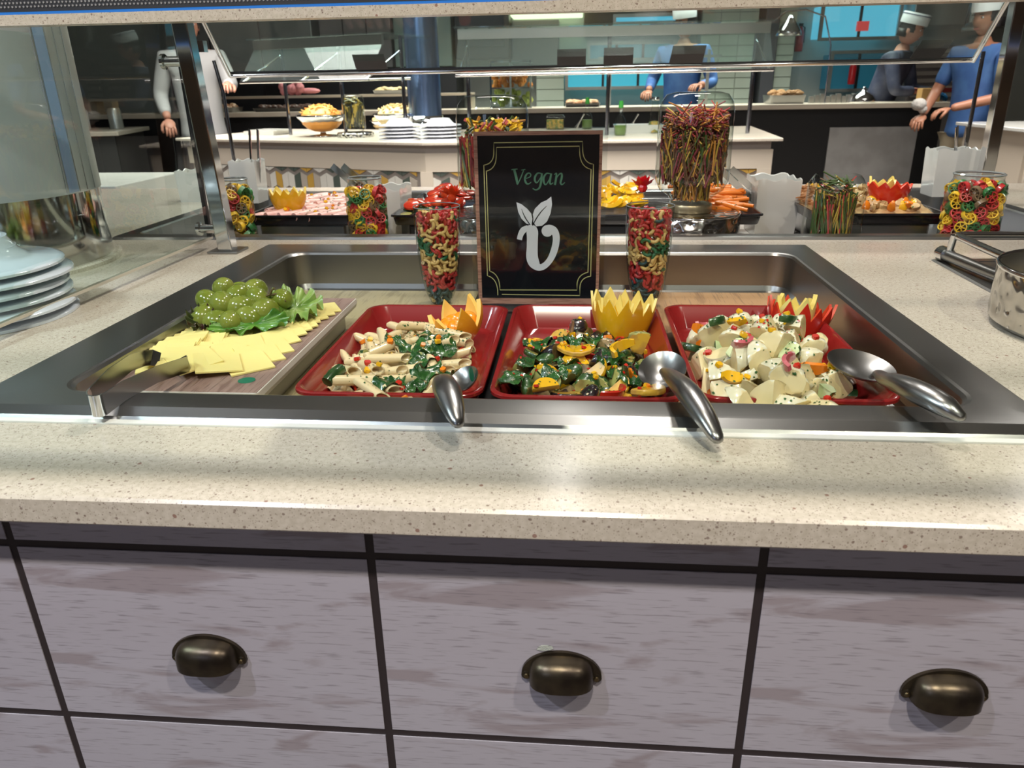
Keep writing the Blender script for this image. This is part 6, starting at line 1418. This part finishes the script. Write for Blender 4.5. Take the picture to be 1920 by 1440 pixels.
def person(x, y, rz, label, shirt, trous, skin, cap, armL, armR, lean=0, yaw=0, pitch=0, scale=1.0, apron=None, sleeves='long', gloves=None, hairc=True):
    t = thing('person', (x, y, 0), label, 'person', None, (0, 0, rz)); t.scale = (scale,)*3
    hp = Vector((0, 0, .95)); ch = Vector((0, -lean*.5, 1.25)); nk = Vector((0, -lean*.95, 1.44)); hd = Vector((0, -lean*1.15-.01, 1.60))
    shL, shR = Vector((-.185, -lean*.85, 1.385)), Vector((.185, -lean*.85, 1.385))
    # continuous body under the clothes
    body = [[(*hp, .11, .08), (*ch, .14, .095), (*(nk+Vector((0, 0, -.05))), .10, .08), (*nk, .055), (*(nk+Vector((0, -.01, .07))), .05)],
            [('v', 0), (-.09, 0, .86, .07), (-.10, -.01, .48, .055), (-.10, .01, .09, .038), (-.11, -.10, .04, .035)], [('v', 0), (.09, 0, .86, .07), (.10, -.01, .48, .055), (.10, .01, .09, .038), (.11, -.10, .04, .035)],
            [('v', 2), (*shL, .055), (*armL[0], .040), (*armL[1], .028)], [('v', 2), (*shR, .055), (*armR[0], .040), (*armR[1], .028)]]
    skin_obj('body', body, skin, t)
    sl = 1.0 if sleeves == 'long' else 0
    def sleeve(sh, arm):
        e, w_ = Vector(arm[0]), Vector(arm[1]); out = [('v', 4), (*sh, .072), (*((sh+e)/2), .062), (*(e if sl else sh+(e-sh)*.85), .055)]
        if sl: out.append((*(e+(w_-e)*.85), .042))
        return out
    skin_obj('shirt', [[(0, 0, .80, .185, .14), (0, 0, .88, .178, .135), (*hp, .165, .125), (*ch, .178, .13), (*(nk+Vector((0, 0, -.06))), .135, .10), (*(nk+Vector((0, 0, -.015))), .07)], sleeve(shL, armL), sleeve(shR, armR)], shirt, t)
    skin_obj('trousers', [[(0, 0, .93, .15, .115), (0, 0, .88, .14, .11)], [('v', 0), (-.095, 0, .80, .10), (-.10, -.01, .48, .080), (-.10, .01, .12, .070)], [('v', 0), (.095, 0, .80, .10), (.10, -.01, .48, .080), (.10, .01, .12, .070)]], trous, t)
    for s_ in (-1, 1): put('shoe', MB().ball((s_*.105, -.05, .042), .05, 12, 8, sc=(.9, 2.3, .85)).mesh('shoe', BLACK, 'all'), t)
    head(t, hd, skin, yaw, pitch, hairc, cap)
    for s_, arm in ((-1, armL), (1, armR)):
        w_ = Vector(arm[1]); d = (w_-Vector(arm[0])).normalized(); q = (-d).to_track_quat('Z', 'Y')
        o = put('glove' if gloves else 'hand', hand_mesh(gloves or skin, .55), t, tuple(w_)); o.rotation_mode = 'QUATERNION'; o.rotation_quaternion = q
        if s_ < 0: o.scale = (-1, 1, 1)
    if apron: skin_obj('apron', [[(0, -.10, 1.20, .10, .05), (0, -.11, 1.0, .15, .06), (0, -.10, .75, .16, .06), (0, -.08, .60, .15, .05)]], apron, t)
    return t
WCAP = pm('white_cap', (.80, .80, .82), .6); BLUE = pm('blue_uniform', (.030, .085, .24), .6, var=(9, (.045, .12, .30), (1, 1, 1), .4, .6)); NAVY = pm('navy_uniform', (.045, .055, .10), .6, var=(8, (.09, .10, .15), (1, 1, 1), .4, .6)); KHA = pm('khaki_trousers', (.30, .25, .17), .7); WSH = pm('white_shirt', (.50, .50, .50), .6); DTR = pm('dark_trousers', (.02, .02, .025), .6)
GLV = pm('blue_glove', (.03, .22, .50), .4)
person(.90, 7.2, -.5, 'person in blue uniform and white cap behind the rear counter, above the sign', BLUE, DTR, SK2, WCAP, [(-.27, -.02, 1.15), (-.20, -.24, 1.08)], [(.28, 0, 1.13), (.24, -.22, 1.12)], 0, -.35, .12, 1.02)
person(2.52, 7.0, .9, 'person in navy uniform, white cap and blue gloves bending over a red tray', NAVY, DTR, SK3, WCAP, [(-.25, -.22, 1.12), (-.08, -.36, 1.12)], [(.26, -.20, 1.13), (.16, -.42, 1.10)], .16, .1, .25, .955, gloves=GLV)
person(2.66, 5.62, -1.15, 'person in bright blue uniform and white cap standing at the right, hands forward', BLUE, KHA, SK2, WCAP, [(-.25, -.10, 1.12), (-.14, -.30, .98)], [(.26, -.06, 1.10), (.12, -.34, 1.03)], .02, .05, .1, .95, sleeves='short')
person(-2.80, 5.65, .4, 'person in loose white shirt and dark trousers seen through the left glass', WSH, DTR, SK3, None, [(-.26, .0, 1.13), (-.22, -.16, .98)], [(.24, -.16, 1.20), (.22, -.40, 1.20)], 0, .2, .1, 1.0)
simple('red_tray', MB().rr([(-.15, .15, -.1, .1, .02, 0), (-.17, .17, -.12, .12, .02, .03), (-.15, .15, -.1, .1, .02, .028)], 3, c0=True), RED, (2.86, 6.66, 1.06), 'red tray held by the gloved person behind the rear counter', 'tray')
simple('grey_cloth', MB().ball((0, 0, 0), .045, 12, 8, sc=(1.1, 1, .9)).ball((.03, 0, -.03), .03, 10, 6), pm('grey_cloth', (.45, .43, .40), .8, bump=(60, 1, (1, 1, 1), .01)), (2.30, 5.60, 1.00), 'crumpled grey cloth in the hand of the blue-clad person', 'cloth', sm='all')
# downlight housings on the dark ceiling
for i, (x, y) in enumerate(((-.55, .05), (.75, -.1), (.1, .9), (.25, 1.7), (-1.3, -.9), (.9, -1.2))):
    put('downlight_trim', MB().lathe([(.085, 2.70), (.11, 2.70), (.11, 2.72), (.085, 2.72)], 24, False, False).mesh('trim', STF), None, (x, y, 0), None, 'round ceiling downlight ring over the near buffet', 'light', 'downlights')

# ------------------------------------------------------------------ say where each look-alike lies
ZONES = {'cheese slices on the board': 'pale yellow cheese slice', 'penne in the pasta salad': 'cream penne tube', 'potato pieces in the potato salad': 'creamy potato piece',
         'zucchini in the grilled vegetables': 'grilled zucchini piece with dark skin', 'eggplant in the grilled vegetables': 'charred eggplant piece', 'squash in the grilled vegetables': 'yellow squash slice',
         'spinach leaves in the pasta salad': 'dark wilted spinach leaf', 'spinach in the grilled vegetables': 'dark wilted spinach leaf', 'green grapes on the board': 'green grape', 'ham rolls': 'pink ham roll',
         'carrot sticks': 'orange carrot stick', 'tomato slices': 'red tomato slice', 'mango slices': 'yellow mango slice', 'cucumber in the potato salad': 'pale cucumber piece', 'yellow pepper in the potato salad': 'yellow pepper piece',
         'yellow pepper strips in the grilled vegetables': 'curved yellow pepper strip', 'red pepper strips in the grilled vegetables': 'red or orange pepper strip', 'pepper dice in the pasta salad': 'yellow or orange pepper dice',
         'red pepper strips in the pasta salad': 'short red pepper strip', 'broccoli in the pasta salad': 'small broccoli floret', 'chunks in the bean salad': 'bean salad chunk', 'radish in the potato salad': 'pink radish strip'}
PLACE = {'cheese slices on the board': 'the cheese board', 'green grapes on the board': 'the grape bunch', 'ham rolls': 'the ham tray', 'carrot sticks': 'the carrots', 'tomato slices': 'the tomato tray', 'mango slices': 'the mango heap', 'chunks in the bean salad': 'the bean salad'}
by = {}
for o in S.objects:
    g = o.get('group')
    if g in ZONES and not o.parent: by.setdefault(g, []).append(o)
for g, L in by.items():
    xs = [o.location.x for o in L]; ys = [o.location.y for o in L]; zs_ = sorted(o.location.z for o in L)
    x0, x1, y0, y1 = min(xs), max(xs)+1e-6, min(ys), max(ys)+1e-6; zt = zs_[len(zs_)//2]; cells = {}
    where = PLACE.get(g) or ('the pasta salad' if 'pasta' in g else 'the potato salad' if 'potato' in g else 'the middle dish')
    for o in L:
        i = int((o.location.x-x0)/(x1-x0)*5); j = int((o.location.y-y0)/(y1-y0)*5)
        lx = ('far left', 'left', 'centre', 'right', 'far right')[i]; ly = ('front', 'near front', 'middle', 'near back', 'back')[j]
        lv = 'on top, ' if o.location.z > zt else 'low down, '
        o['label'] = '%s %s%s %s of %s' % (ZONES[g], lv, ly, lx, where)
